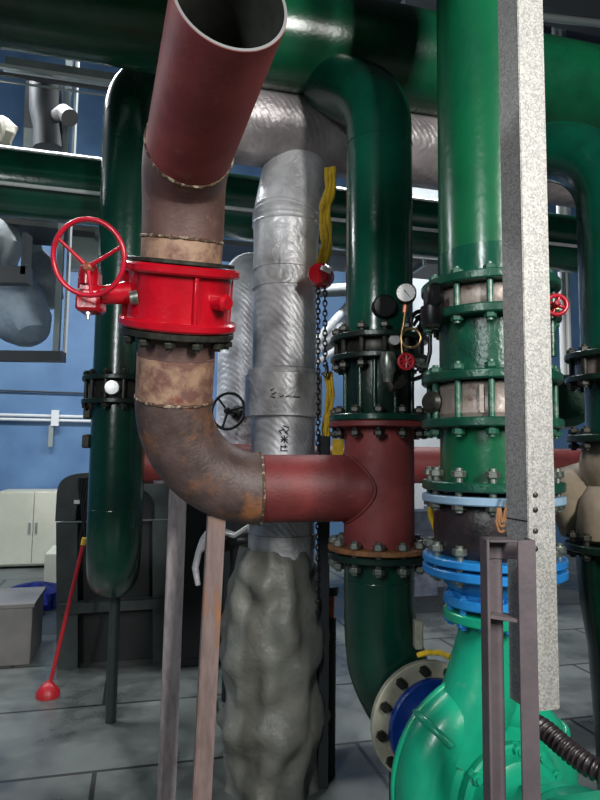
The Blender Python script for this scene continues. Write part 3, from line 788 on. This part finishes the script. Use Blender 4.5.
# black disc in place of the gauge's shadow on the riser
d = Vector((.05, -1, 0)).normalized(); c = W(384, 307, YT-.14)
part('gauge_shadow_disc', B().lathe(c, d, [(0, -.03), (.047, -.03), (.047, .012), (.04, .02), (0, .02)], 32), 'black', t, 'black disc in place of the gauge shadow')

# lower elbow from tee to pump suction
t = top('suction_elbow', 'green elbow below the red tee turning forward to the pump', 'pipe', (XT, YT, .6))
ztl = Z(561, YT-.2, 378)
PA = Vector((.585, 1.95, .53))
VC, VG, VT = .182, .04, .092            # pump axis point under the discharge
FA = -EN                                   # axis towards the motor
SF = PA+EN*.40                             # suction flange centre
P0 = Vector((XT, YT, ztl-.012)); P1 = Vector((XT, YT, 1.0)); P3 = SF+EN*.06
pts = [Vector((XT, YT, ztl)), Vector((XT, YT, .98))]
C1 = Vector((XT, YT, .66)); C2 = P3+EN*.22
for i in range(1, 19):
    s_ = i/18; pts.append(pts[1]*(1-s_)**3+C1*3*s_*(1-s_)**2+C2*3*s_*s_*(1-s_)+P3*s_**3)
pipe('pipe_run', t, pts, [RB+.001]*2+[RB+.02*min(1, i/6) for i in range(18)], 'green_dark', 56)
f = flange(t, (XT, YT, ztl-.008), Zx, .2025, .13, .024, 'green_black')
weld(t, (XT, YT, Z(585, YT-.14)), Zx, RB, 'green_dark', .004)
f = flange(t, SF+EN*.03, EN, .216, .13, .028, 'cream_flange', 'cream painted flange')
bolts(f, SF+EN*.03, EN, .19, 12, .09, .010, 'bolt_dark')
cpn = W(433, 628, 2.2)
part('instrument_stub', B().box(W(418, 634, 2.33), (.03, .05, .1), None, .004), 'cream_flange', t)
single('yellow_strap', B().tube([W(418, 655, 2.12), W(428, 652.5, 2.1), W(440, 652.5, 2.07), W(450, 657, 2.05)], .009, 10), 'yellow', 'yellow strap lying over the top of the cream flange', 'strap')
# elbow foot
t = top('support_post', 'dark round prop under the suction elbow at the cream flange', 'support post', (SF.x-.02, SF.y+.12, 0), None)
part('post', B().tube([(SF.x-.09, SF.y+.1, 0), (SF.x-.09, SF.y+.1, .43)], .045, 20), 'green_black', t)

# gauge with siphon, small valve, cables
gd = Vector((-.16, -.97, 0.05)).normalized()
gp = W(406, 293, 2.16)
t = top('pressure_gauge', 'round white pressure gauge on a brass loop beside the tee riser', 'gauge', gp)
part('case', B().lathe(gp, gd, [(0, -.03), (.033, -.03), (.037, -.02), (.037, .006), (.034, .008), (.033, .004), (0, .004)], 40), 'black', t)
dl = part('dial', B().lathe(gp, gd, [(0, .0045), (.0325, .0045), (.0325, .006), (0, .006)], 40), 'white', t)
gu = Zx; gr = gd.cross(gu).normalized()*-1
b = B()
for i in range(11):
    q = math.radians(225-27*i); dv = gr*math.cos(q)+gu*math.sin(q)
    b.strip([gp+gd*.0066+dv*.026, gp+gd*.0066+dv*.030], .0012, gd, .0006)
part('scale', b, 'mark', dl)
part('needle', B().strip([gp+gd*.008, gp+gd*.008+(gr*.5-gu*.6)*.03], .002, gd, .001).strip([gp+gd*.008, gp+gd*.008-(gr*.5-gu*.6)*.012], .003, gd, .001), 'mark', dl)
part('fitting', B().tube([W(406, 303, 2.18), W(405, 313, 2.18)], .010, 8), 'copper_red', t, 'copper red fitting')
lp = W(411, 338, 2.2)
part('siphon_loop', B().tube([W(405, 312, 2.18), W(404, 322, 2.185), W(402, 332, 2.19)], .0045, 10).torus(lp, (0, -1, .05), .035, .0045, 40, 8).tube([W(401, 338, 2.2), W(402, 350, 2.2), W(403, 358, 2.2)], .0045, 10), 'copper', t)
c = W(406, 362, 2.2)
sv = part('isolating_valve', B().lathe(c, (0, -1, 0), [(0, -.05), (.02, -.05), (.02, .0), (0, 0)], 20).tube([c+Vector((0, .03, 0)), c+Vector((0, .2, -.01))], .012, 10), 'bolt_dark', t)
b = B()
for i in range(8):
    q = 2*PI*i/8; b.tube([c+Vector((0, -.006, 0)), c+Vector((.026*math.cos(q), -.008, .026*math.sin(q)))], .005, 6)
b.torus(c+Vector((0, -.008, 0)), (0, 1, 0), .026, .0065, 24, 8)
part('red_knob', b, 'red_tool', sv)
part('side_fitting', B().box(W(419, 362, 2.22), (.04, .03, .02), None, .004).lathe(W(424, 366, 2.2), (1, 0, 0), [(0, -.015), (.008, -.015), (.008, .015), (0, .015)], 6), 'bolt', sv)
c = W(388, 366, 2.25)
t = top('actuator', 'dark cylindrical fitting hanging left of the red knob on the tee riser', 'fitting', c)
part('body', B().lathe(c, Zx, [(0, -.06), (.018, -.06), (.022, -.03), (.028, -.02), (.03, .03), (.024, .05), (0, .05)], 24), 'bolt', t)
part('elbow', B().tube([W(388, 380, 2.25), W(391, 388, 2.25), W(400, 384, 2.26), W(404, 378, 2.28)], .017, 14), 'bolt_dark', t)
single('cable', B().tube(arc_path([W(411, 322, 2.3), W(412, 316, 2.3), W(420, 309, 2.28), W(430, 318, 2.27), W(430, 352, 2.26), W(424, 376, 2.26), W(412, 380, 2.3)], .03, 6), .0085, 10), 'black', 'black cable looping behind the gauge to the valve', 'cable')
single('cable', B().tube(arc_path([W(413, 326, 2.33), W(420, 316, 2.32), W(424, 314, 2.32), W(420, 326, 2.32)], .015, 5), .007, 10), 'black', 'short black cable stub curled behind the gauge', 'cable')

# ================================================================== RIGHT DN300 STACK (x .61, Y 1.95)
XR, YR = .602, 1.95; RP_ = .157; RF = .214; YF = YR-RF
def zf(v): return Z(v, YF, 475)
zA, zB, zC, zD, zE, zG, zH, zI = zf(272), zf(303.5), zf(373), zf(420), zf(490), zf(503), zf(570), zf(581)
c_ = lambda z: (XR, YR, z)
t = top('riser_pipe', 'bright green riser rising out of the frame behind the galvanised post', 'pipe', c_(zA))
pipe('pipe_run', t, [c_(zA), c_(3.9)], RP_, 'green_big', 64)
f = flange(t, c_(zA+.004), Zx, RF, .15, .028, 'green_flange'); bolts(f, c_((zA+zB)/2), Zx, .189, 12, zA-zB+.08, .0098, 'bolt_green', .5)
part('gasket_band', B().lathe(c_(0), Zx, [(RP_, Z(232, YR-.16)-.02), (RP_+.0025, Z(232, YR-.16)-.018), (RP_+.0025, zA+.02), (RP_, zA+.02)], 64), 'green_tee', t, 'darker green band')
t = top('wafer_valve', 'grey pink wafer valve between the two top flanges of the bright green stack', 'valve', c_(zB))
part('body', B().lathe(c_(0), Zx, [(.13, zB+.012), (.165, zB+.012), (.172, zB+.025), (.172, zA-.022), (.165, zA-.01), (.13, zA-.01)], 48), 'valve_grey', t)
gx = W(432, 305, 1.9)
part('gear_housing', B().box(W(433, 297, 1.84), (.045, .09, .07), None, .012).lathe(W(432, 317, 1.84), Zx, [(0, -.025), (.025, -.025), (.034, 0), (.034, .03), (.02, .04), (0, .04)], 20), 'black', t, 'black gear housing')
t = top('spool_pipe', 'short glossy green flanged spool under the top wafer valve of the stack', 'pipe', c_(zC))
pipe('barrel', t, [c_(zC), c_(zB)], RP_, 'green_flange', 64)
f = flange(t, c_(zB-.004), Zx, RF, .15, .028, 'green_flange')
f = flange(t, c_(zC+.004), Zx, RF, .15, .028, 'green_flange'); bolts(f, c_((zC+zD)/2), Zx, .189, 12, zC-zD+.09, .0098, 'bolt_green', .5)
t = top('check_valve', 'grey pink check valve clamped by long bolts in the middle of the stack', 'valve', c_(zD))
part('body', B().lathe(c_(0), Zx, [(.13, zD+.014), (.17, zD+.014), (.176, zD+.026), (.17, zD+.04), (.17, zC-.04), (.176, zC-.026), (.17, zC-.014), (.13, zC-.014)], 48), 'valve_grey', t)
for k_ in range(8):
    q = math.radians(k_*45-25); d = Vector((math.sin(q), -math.cos(q), 0))
    part('rib', B().box(Vector(c_((zC+zD)/2))+d*.174, (.012, .012, zC-zD-.05), (d.cross(Zx), d, Zx)), 'valve_grey', t)
cc = W(431, 402, 1.9)
part('side_cap', B().lathe(cc, (-.7, -.7, 0), [(0, -.03), (.032, -.03), (.034, .0), (.024, .012), (0, .014)], 20), 'bolt_dark', t)
t = top('spool_pipe', 'glossy green flanged spool standing on the black rubber joint', 'pipe', c_(zE))
pipe('barrel', t, [c_(zE), c_(zD)], RP_, 'green_big', 64)
f = flange(t, c_(zD-.002), Zx, RF, .15, .028, 'green_flange')
f = flange(t, c_(zE+.004), Zx, RF, .15, .028, 'green_flange'); bolts(f, c_((zE+zG)/2+.012), Zx, .189, 12, .13, .0112, 'bolt', .5)
t = top('rubber_joint', 'black rubber expansion joint with pale blue top flange', 'pipe joint', c_(zH))
hh = zG-zH
part('bellows', B().lathe(c_(0), Zx, [(.15, zH), (.17, zH+.02), (.178, zH+hh*.3), (.181, zH+hh*.5), (.178, zH+hh*.7), (.172, zG-.02), (.15, zG)], 64), 'rubber', t)
f = flange(t, c_(zG), Zx, RF, .14, .024, 'pale_blue', 'pale blue flange')
f = flange(t, c_(zH), Zx, RF, .14, .022, 'blue', 'blue flange'); bolts(f, c_((zH+zI)/2+.01), Zx, .189, 12, .115, .0112, 'bolt', .5)
zJ, zK = Z(616, YR-.19, 475), Z(631, YR-.19, 475)
t = top('pipe_reducer', 'blue tapered reducer between the rubber joint and the green pump', 'pipe', c_(zJ))
part('cone', B().lathe(c_(0), Zx, [(.15, zI), (.155, zI-.02), (.148, zI-.05), (.125, zJ+.03), (.125, zJ), (.1, zJ)], 56), 'blue', t)
flange(t, c_(zI-.004), Zx, RF, .14, .026, 'blue')
f = flange(t, c_(zJ+.005), Zx, .152, .1, .03, 'blue'); bolts(f, c_((zJ+zK)/2), Zx, .132, 12, .1, .011, 'blue', .3)
single('yellow_rope', B().tube([W(430, 506, 2.1), W(431, 516, 2.12), W(434, 524, 2.13), W(437, 533, 2.12), W(436, 546, 2.1)], .010, 10), 'yellow', 'yellow loop of hose hanging left of the rubber joint', 'hose')
b = B()
for k_ in range(3): b.tube(arc_path([W(498+k_, 508, 1.71), W(496+k_*3, 522, 1.7), W(500-k_, 536, 1.7), W(504, 530-k_*4, 1.7)], .008, 4), .004, 8)
single('tie_wire', b, 'rusty_flange', 'twisted brass tie wire on the rubber joint beside the post', 'wire')

# ------------------------------------------------------------------ PUMP
t = top('centrifugal_pump', 'teal green pump casing with ribs at the bottom right', 'pump', (PA.x, PA.y, 0))
A_ = FA  # axis towards motor
sR = E1   # right
# volute: tube whose radius and centreline grow around the axis (spiral), tangent to the discharge neck
def vol(q):   # q measured from top going left (counter clockwise from the camera)
    return -sR*math.sin(q)+Zx*math.cos(q)
pts = []; rad = []
n_ = 72
for i in range(n_+1):
    q = 2*PI*i/n_
    g_ = 1-.28*i/n_                   # shrinks away from the throat
    rad.append(VT*g_); pts.append(PA+vol(q)*(VC+VG*g_))
part('volute', B().tube(pts, rad, 40, True).lathe(PA, A_, [(0, -.09), (.15, -.09), (.19, -.06), (.19, .05), (.16, .085), (.13, .09), (.12, .1), (0, .1)], 64), 'teal', t)
zK0 = zK
neck = [PA+Zx*.2-sR*.07, PA+Zx*.26-sR*.05, PA+Zx*.31-sR*.02, Vector((XR, YR, zK0-.05)), Vector((XR, YR, zK0))]
part('discharge_neck', B().tube([PA+Zx*.08-sR*.12, PA+Zx*.17-sR*.085, PA+Zx*.26-sR*.035, Vector((XR-.01, YR, zK0-.08)), Vector((XR, YR, zK0))], [.09, .105, .108, .1, .1], 48), 'teal', t)
f = flange(t, c_(zK), Zx, .152, .1, .03, 'teal')
# casing rim (split line) and ribs across the volute
rim = []
for i in range(n_*3//4+1):
    q = -.35+2*PI*i/n_; g_ = 1-.28*max(0, q)/(2*PI)
    rim.append(PA+vol(q)*(VC+VG*g_+VT*g_)-A_*.02)
part('casing_rim', B().tube(rim, .010, 10), 'teal', t)
for q in (math.radians(48), math.radians(96), math.radians(150), math.radians(-60)):
    g_ = 1-.28*(q % (2*PI))/(2*PI); cc = PA+vol(q)*(VC+VG*g_); tn = vol(q+.01)-vol(q); tn.normalize()
    arc = []
    for k_ in range(17):
        w_ = -1.7+2.9*k_/16+.2; arc.append(cc+(vol(q)*math.cos(w_)+A_*math.sin(w_))*(VT*g_+.002))
    part('rib', B().tube(arc, .011, 10), 'teal', t)
# front cover and bearing bracket
cv = part('cover_plate', B().lathe(PA, A_, [(.0, .09), (.152, .09), (.157, .097), (.157, .118), (.15, .124), (.135, .124), (.13, .16), (.11, .17), (0, .17)], 64), 'teal', t)
bolts(cv, PA+A_*.118, A_, .145, 12, .05, .009, 'teal', .2)
part('suction_neck', B().lathe(PA, EN, [(.1, .05), (.15, .08), (.135, .16), (.13, .26), (.13, .38)], 48), 'blue_dark', t, 'dark blue suction neck')
sfl = flange(t, SF-EN*.028, EN, .17, .12, .03, 'blue_dark', 'dark blue suction flange')
flange(t, SF-EN*.12, EN, .16, .12, .02, 'blue_dark', 'dark blue suction flange')
ms = PA+A_*.17
part('bearing_bracket', B().lathe(ms, A_, [(.11, 0), (.085, .03), (.08, .09), (.1, .12), (.15, .14), (.15, .16), (0, .16)], 48), 'teal', t)
for ang in (20, 110, 200, 290):
    q = math.radians(ang); d = vol(q); part('rib', B().prism([ms+d*.08, ms+d*.15+A_*.14, ms+d*.08+A_*.14], d.cross(A_)*.012), 'teal', t)
part('pump_foot', B().box((PA.x, PA.y, .17), (.3, .22, .34), AX, .01), 'teal', t)
# motor
mm = ms+A_*.16
t = top('electric_motor', 'teal motor with guard grille in front of the pump at the lower right', 'motor', (mm.x, mm.y, 0))
part('end_bell', B().lathe(mm, A_, [(0, .002), (.15, .002), (.16, .02), (.16, .08), (0, .08)], 48), 'teal', t)
mt = mm+A_*.1
part('terminal_cover', B().box(mt+sR*.02+A_*.12+Zx*.10, (.3, .3, .16), AX, .02), 'teal', t)
part('motor_frame', B().lathe(mm, A_, [(.0, .08), (.155, .08), (.155, .42), (.14, .46), (0, .46)], 48), 'teal', t)
gc = W(516, 777, 1.47)
g_ = part('vent_grille', B().box(mt+sR*(-.14)+A_*.12+Zx*.10, (.012, .18, .1), AX, .002), 'black', t, 'black vent grille')
b = B(); base_ = mt+sR*(-.148)+A_*.12+Zx*.10
for i in range(7):
    for j in range(4): b.box(base_+A_*((i-3)*.024)+Zx*((j-1.5)*.022), (.006, .014, .013), AX)
part('grille_bars', b, 'bolt_dark', g_)
part('motor_foot', B().box((mt+A_*.12).xy.to_3d()+Zx*.2, (.26, .3, .4), AX, .01), 'teal', t)
# corrugated cable conduit
P = [W(531, 722, 1.5), W(545, 730, 1.46), W(560, 743, 1.42), W(578, 758, 1.38), W(600, 772, 1.34), W(640, 790, 1.3)]
dense = []
for i in range(len(P)-1):
    p0, p1, p2, p3 = P[max(i-1, 0)], P[i], P[i+1], P[min(i+2, len(P)-1)]
    for k_ in range(40):
        s_ = k_/40; dense.append(.5*((2*p1)+(-p0+p2)*s_+(2*p0-5*p1+4*p2-p3)*s_*s_+(-p0+3*p1-3*p2+p3)*s_**3))
ln = 0; rr = []
for i, p in enumerate(dense):
    if i: ln += (p-dense[i-1]).length
    rr.append(.021+.0035*math.cos(2*PI*ln/.0125))
single('flexible_conduit', B().tube(dense, rr, 24), 'conduit_brown' if 'conduit_brown' in M else 'rubber', 'dark corrugated metal conduit running over the motor at lower right', 'conduit')

# ================================================================== FAR RIGHT TRAIN (Y 2.75)
YQ = 2.65; XQ = W(613, 300, YQ).x
q1, q2, q3, q4 = Z(351, YQ-.2, 590), Z(371, YQ-.2, 590), Z(437, YQ-.2, 590), Z(553, YQ-.2, 590)
t = top('riser_pipe', 'dark green riser at the right edge, arching back at its top', 'pipe', (XQ, YQ, q1))
zw = Z(212, YQ, 600)
pts = arc_path([(XQ, YQ, q1), (XQ, YQ, zw+.38), (XQ-.35, YQ+.35, zw+.38), (XQ-.38, YQ+.38, HZ)], [.36, .05])
pipe('pipe_run', t, pts, RB, 'green_tee', 56)
f = flange(t, (XQ, YQ, q1+.01), Zx, .2025, .13, .026, 'green_black'); bolts(f, (XQ, YQ, (q1+q2)/2), Zx, .178, 12, q1-q2+.1, .011, 'bolt_dark')
t = top('wafer_valve', 'dark wafer valve on the riser at the right edge', 'valve', (XQ, YQ, q2))
part('body', B().lathe((XQ, YQ, 0), Zx, [(.1, q2+.002), (.15, q2+.002), (.154, q2+.01), (.154, q1-.01), (.15, q1-.003), (.1, q1-.003)], 40), 'valve_grey', t)
t = top('spool_pipe', 'dark green spool at the right edge above the cream insulated body', 'pipe', (XQ, YQ, q3))
pipe('barrel', t, [(XQ, YQ, q3), (XQ, YQ, q2)], .125, 'green_dark')
flange(t, (XQ, YQ, q2-.01), Zx, .2025, .12, .024, 'green_black')
f = flange(t, (XQ, YQ, q3), Zx, .2025, .12, .03, 'green_black')
bolts(f, (XQ, YQ, q3), Zx, .178, 12, .1, .011, 'bolt_dark')
t = top('insulated_strainer', 'cream coated strainer body with rust runs at the right edge', 'strainer', (XQ, YQ, q4))
part('body', B().lathe((XQ, YQ, 0), Zx, [(.1, q4), (.14, q4+.005), (.175, q4+.03), (.178, q4+.14), (.165, q4+.2), (.13, q4+.25), (.145, q4+.29), (.155, q4+.34), (.14, q3-.03), (.12, q3)], 56, wob=.04), 'cream', t)
part('side_bulge', B().tube([(XQ-.04, YQ+.08, q4+.26), (XQ-.09, YQ+.12, q4+.23), (XQ-.12, YQ+.14, q4+.15), (XQ-.125, YQ+.16, q4+.02)], [.11, .135, .13, .06], 36, True, .05), 'cream', t)
t = top('suction_pipe', 'dark green tapered pipe below the cream strainer at the right edge', 'pipe', (XQ, YQ, q4))
part('barrel', B().lathe((XQ, YQ, 0), Zx, [(.12, q4), (.175, q4-.02), (.175, q4-.1), (.165, q4-.25), (.14, q4-.42), (.12, .3), (.12, 0)], 48), 'green_dark', t)
f = flange(t, (XQ, YQ, q4-.006), Zx, .22, .12, .03, 'green_black'); bolts(f, (XQ, YQ, q4+.004), Zx, .195, 12, .11, .0115, 'bolt_dark')
# little red valve right of post
c = W(556, 305, 1.72)
t = top('small_valve', 'little red wheel valve peeping out right of the galvanised post', 'valve', c)
handwheel('handwheel', t, c, (-.2, -.97, .1), .028, .0065, 'wheel_red', 4, .4, .01)
part('body', B().tube([c, c+Vector((0, .05, 0)), Vector((XR+.1, YR+.1, c.z))], .012, 12), 'copper', t)
part('drop', B().tube([c+Vector((0, .04, 0)), c+Vector((0, .04, -.14))], .016, 12), 'green_flange', t)
for i in range(2):
    x_ = 564.5+i*6
    q_ = W(x_, 420, 5.5); single('vertical_conduit', B().tube([Vector((q_.x, q_.y, RH)), q_], .025, 12), 'conduit', 'white vertical conduit between the post and right riser', 'conduit', 'white conduits right of the post')
single('pump_motor_far', B().lathe(W(566, 402, 3.4), (-.3, -.9, 0), [(0, -.2), (.12, -.2), (.14, -.1), (.14, .1), (.1, .14), (0, .14)], 32), 'green_flange', 'round grey green housing behind the red pipe right of the post', 'machine')
bpy.data.objects['pump_motor_far'].name = 'valve_housing'
# dark duct bits and unit right of the post
t = top('steel_bracket', 'dark steel bracket behind the right riser', 'bracket', W(562, 250, 4.4))
part('box', B().box(W(562, 246, 5.6), (.3, .16, .15), AX), 'dark_frame', t)
q_ = W(566, 240, 5.6); part('hanger_strip', B().box(Vector((q_.x, q_.y, (q_.z+RH)/2)), (.09, .04, RH-q_.z), AX), 'fabric', t)

# chain hoist between silver riser and tee riser
c = W(321, 276, 2.75)
t = top('chain_hoist', 'red chain hoist hanging on a yellow sling beside the silver riser', 'hoist', c)
part('body', B().lathe(c, (-.3, -.95, 0), [(0, -.05), (.045, -.05), (.055, -.03), (.055, .03), (.045, .05), (0, .05)], 28), 'valve_red', t)
part('name_plate', B().box(c+Vector((.02, -.065, .01)), (.05, .006, .02), (Vector((.9, 0, -.4)).normalized(), Vector((0, 1, 0)), Vector((.4, 0, .9)).normalized())), 'silver_disc', t, 'silver plate')
def chain(b, p0, p1, ln=.03, r=.0038):
    n = max(1, int((p1-p0).length/(ln*.75))); d = (p1-p0).normalized(); u = Vector((1, 0, 0)); v = d.cross(u)
    for i in range(n):
        cc = p0.lerp(p1, (i+.5)/n); w_ = u if i % 2 else v
        P = [cc+d*(ln/2*math.cos(q))+w_*(ln*.3*math.sin(q)) for q in [2*PI*k_/10 for k_ in range(10)]]
        b.tube(P, r, 5, closed=True)
b = B(); chain(b, W(318, 284, 2.75), W(318, 620, 2.75)); part('hand_chain', b, 'chain', t)
b = B(); chain(b, W(325, 286, 2.75), W(325, 366, 2.75)); part('load_chain', b, 'chain', t)
part('hook', B().tube([W(326, 364, 2.75), W(327, 370, 2.75), W(325, 376, 2.75), W(322, 373, 2.75)], .009, 8), 'black', t)
def sling(name, pts, wd, label):
    b = B()
    for j in range(3):
        off = (j-1)*wd*.35
        b.tube([p+Vector((off, .006*math.sin(i*1.3+j*2), 0)) for i, p in enumerate(pts)], [wd*.26*(1+.35*math.sin(i*2.1+j)) for i in range(len(pts))], 8)
    return single(name, b, 'yellow', label, 'sling')
sling('lifting_sling', [W(330-.7*i+2*math.sin(i), 168+9.6*i, 2.78) for i in range(11)], .045, 'yellow braided lifting sling above the red hoist')
sling('lifting_sling', [W(328+2.2*math.sin(i*.6), 372+8*i, 2.8) for i in range(9)], .032, 'lower yellow sling hanging from the black hook')
single('steel_strut', B().box((W(324, 500, 2.95).x, 2.95, Z(435, 2.95)/2), (.045, .045, Z(435, 2.95)), AX), 'dark_frame', 'dark vertical strut standing right of the silver riser', 'strut')
single('instruction_tag', B().box(W(338, 447, 2.7), (.05, .004, .07)), 'yellow', 'small yellow tag hanging by the red tee', 'tag')
for (u_, v_, l_) in ((307, 600, 'orange valve lever left of the dark strut by the floor'), (330, 602, 'orange valve lever with black cap right of the dark strut')):
    c = W(u_, v_, 3.05)
    tt = top('ball_valve', l_, 'valve', c)
    part('lever', B().box(c+Vector((0, 0, -.01)), (.04, .035, .13), None, .008), 'orange', tt)
    part('cap', B().lathe(c+Vector((.0, 0, .055)), Zx, [(0, -.02), (.04, -.02), (.04, .02), (0, .02)], 16), 'black', tt)
    part('stub', B().tube([c+Vector((0, 0, -.07)), Vector((c.x, c.y, 0))], .03, 14), 'machine_in', tt)
# dark valve bits behind silver pipe bottom / left
c = W(236, 540, 3.3)
t = top('drain_valve', 'black drain valve with a silver sleeve behind the rusty post', 'valve', c)
part('body', B().lathe(c, (1, .2, 0), [(0, -.12), (.05, -.12), (.06, -.05), (.04, 0), (.06, .05), (.05, .12), (0, .12)], 24), 'black', t)
part('foil_sleeve', B().tube([W(212, 528, 3.2), W(205, 540, 3.2), W(199, 552, 3.2), W(196, 568, 3.2), W(198, 585, 3.2)], [.02, .024, .016, .018, .01], 16, True, .8), 'foil_plain', t, 'crumpled foil sleeve')
part('cover', B().tube([W(222, 534, 3.25), W(234, 536, 3.25), W(246, 528, 3.25), W(250, 526, 3.25)], .012, 8), 'white', t)
part('leg', B().tube([c, Vector((c.x, c.y, 0))], .03, 12), 'machine_in', t)
# boxes at the foot of the column
for i, (u_, v_, s_, l_) in enumerate(((417, 512, .34, 'blue grey box in front of the white column'), (433, 522, .26, 'smaller blue grey box beside the white column'))):
    c = W(u_+i*6, 520, 6.9+i*.5); single('storage_box', B().box((c.x, c.y, .45), (s_, .3, .9), AX, .01), 'box_far', l_, 'box')

# ================================================================== GALVANISED POST + PAINTED FRAME (front right)
YP = 1.42
pc = W(525, 400, YP)        # nearest corner line
a0, b0 = pc.dot(E1), pc.dot(EN)
sa, sb = .067, .082
zlo, zhi = Z(712, YP, 525), 5.2
t = top('galvanised_post', 'tall speckled galvanised steel post in the right foreground', 'post', Vector((pc.x, pc.y, zlo)))
th = .004
part('front_face', B().box(G(a0+sa/2, b0+th/2, (zlo+zhi)/2), (sa, th, zhi-zlo), AX), 'galv', t)
part('side_face', B().box(G(a0+th/2, b0+sb/2, (zlo+zhi)/2), (th, sb, zhi-zlo), AX), 'galv', t)
part('lip', B().box(G(a0+sa+.004, b0+.012, (zlo+zhi)/2), (.007, .018, zhi-zlo), AX), 'galv', t)
for v_ in (495, 510, 531, 549):
    c = W(536.5, v_, YP+.0); cc = G(c.dot(E1), b0, c.z)
    part('screw', B().lathe(cc, -EN, [(0, 0), (.006, 0), (.006, .003), (.003, .005), (0, .005)], 12), 'bolt_dark', t)
part('joint_line', B().box(G(a0-.0008, b0+sb/2, Z(517, YP+.04)), (.002, sb, .003), AX), 'bolt_dark', t)
YB = 1.27
t = top('bracket_frame', 'grey brown painted steel frame in front of the galvanised post', 'frame', Vector((W(508, 800, YB).x, YB, 0)))
xL, xM, xR0, xR1 = [W(u_, 600, YB).x for u_ in (487.5, 497, 519, 537)]
ztp = Z(540, YB, 508)
def fb(x0, x1, y0, y1, z0, z1, n_, slant=0):
    c0 = Vector(((x0+x1)/2, YB+(y0+y1)/2, (z0+z1)/2))
    part(n_, B().box(c0, (x1-x0, y1-y0, z1-z0), None, .0015), 'frame_brown', t)
fb(xR0, xR1, 0, .007, .0, ztp, 'right_flange')
fb(xR1-.006, xR1, .007, .05, .0, ztp, 'right_web')
fb(xL, xL+.006, 0, .05, .0, ztp, 'left_web')
fb(xL+.006, xM+.026, .043, .05, .0, ztp-.046, 'left_flange')
fb(xL+.006, xR0, 0.0, .05, ztp-.006, ztp, 'top_bar')
fb(xL+.006, xR1-.006, .043, .0499, ztp-.045, ztp-.006, 'top_plate')
zb_ = Z(617, YB, 500)
part('cross_bar', B().box(Vector(((xL+xR0)/2+.003, YB+.028, zb_-.005)), (xR0-xL-.004, .044, .007), (Vector((1, 0, -.14)).normalized(), Vector((0, 1, 0)), Vector((.14, 0, 1)).normalized())), 'frame_brown', t)
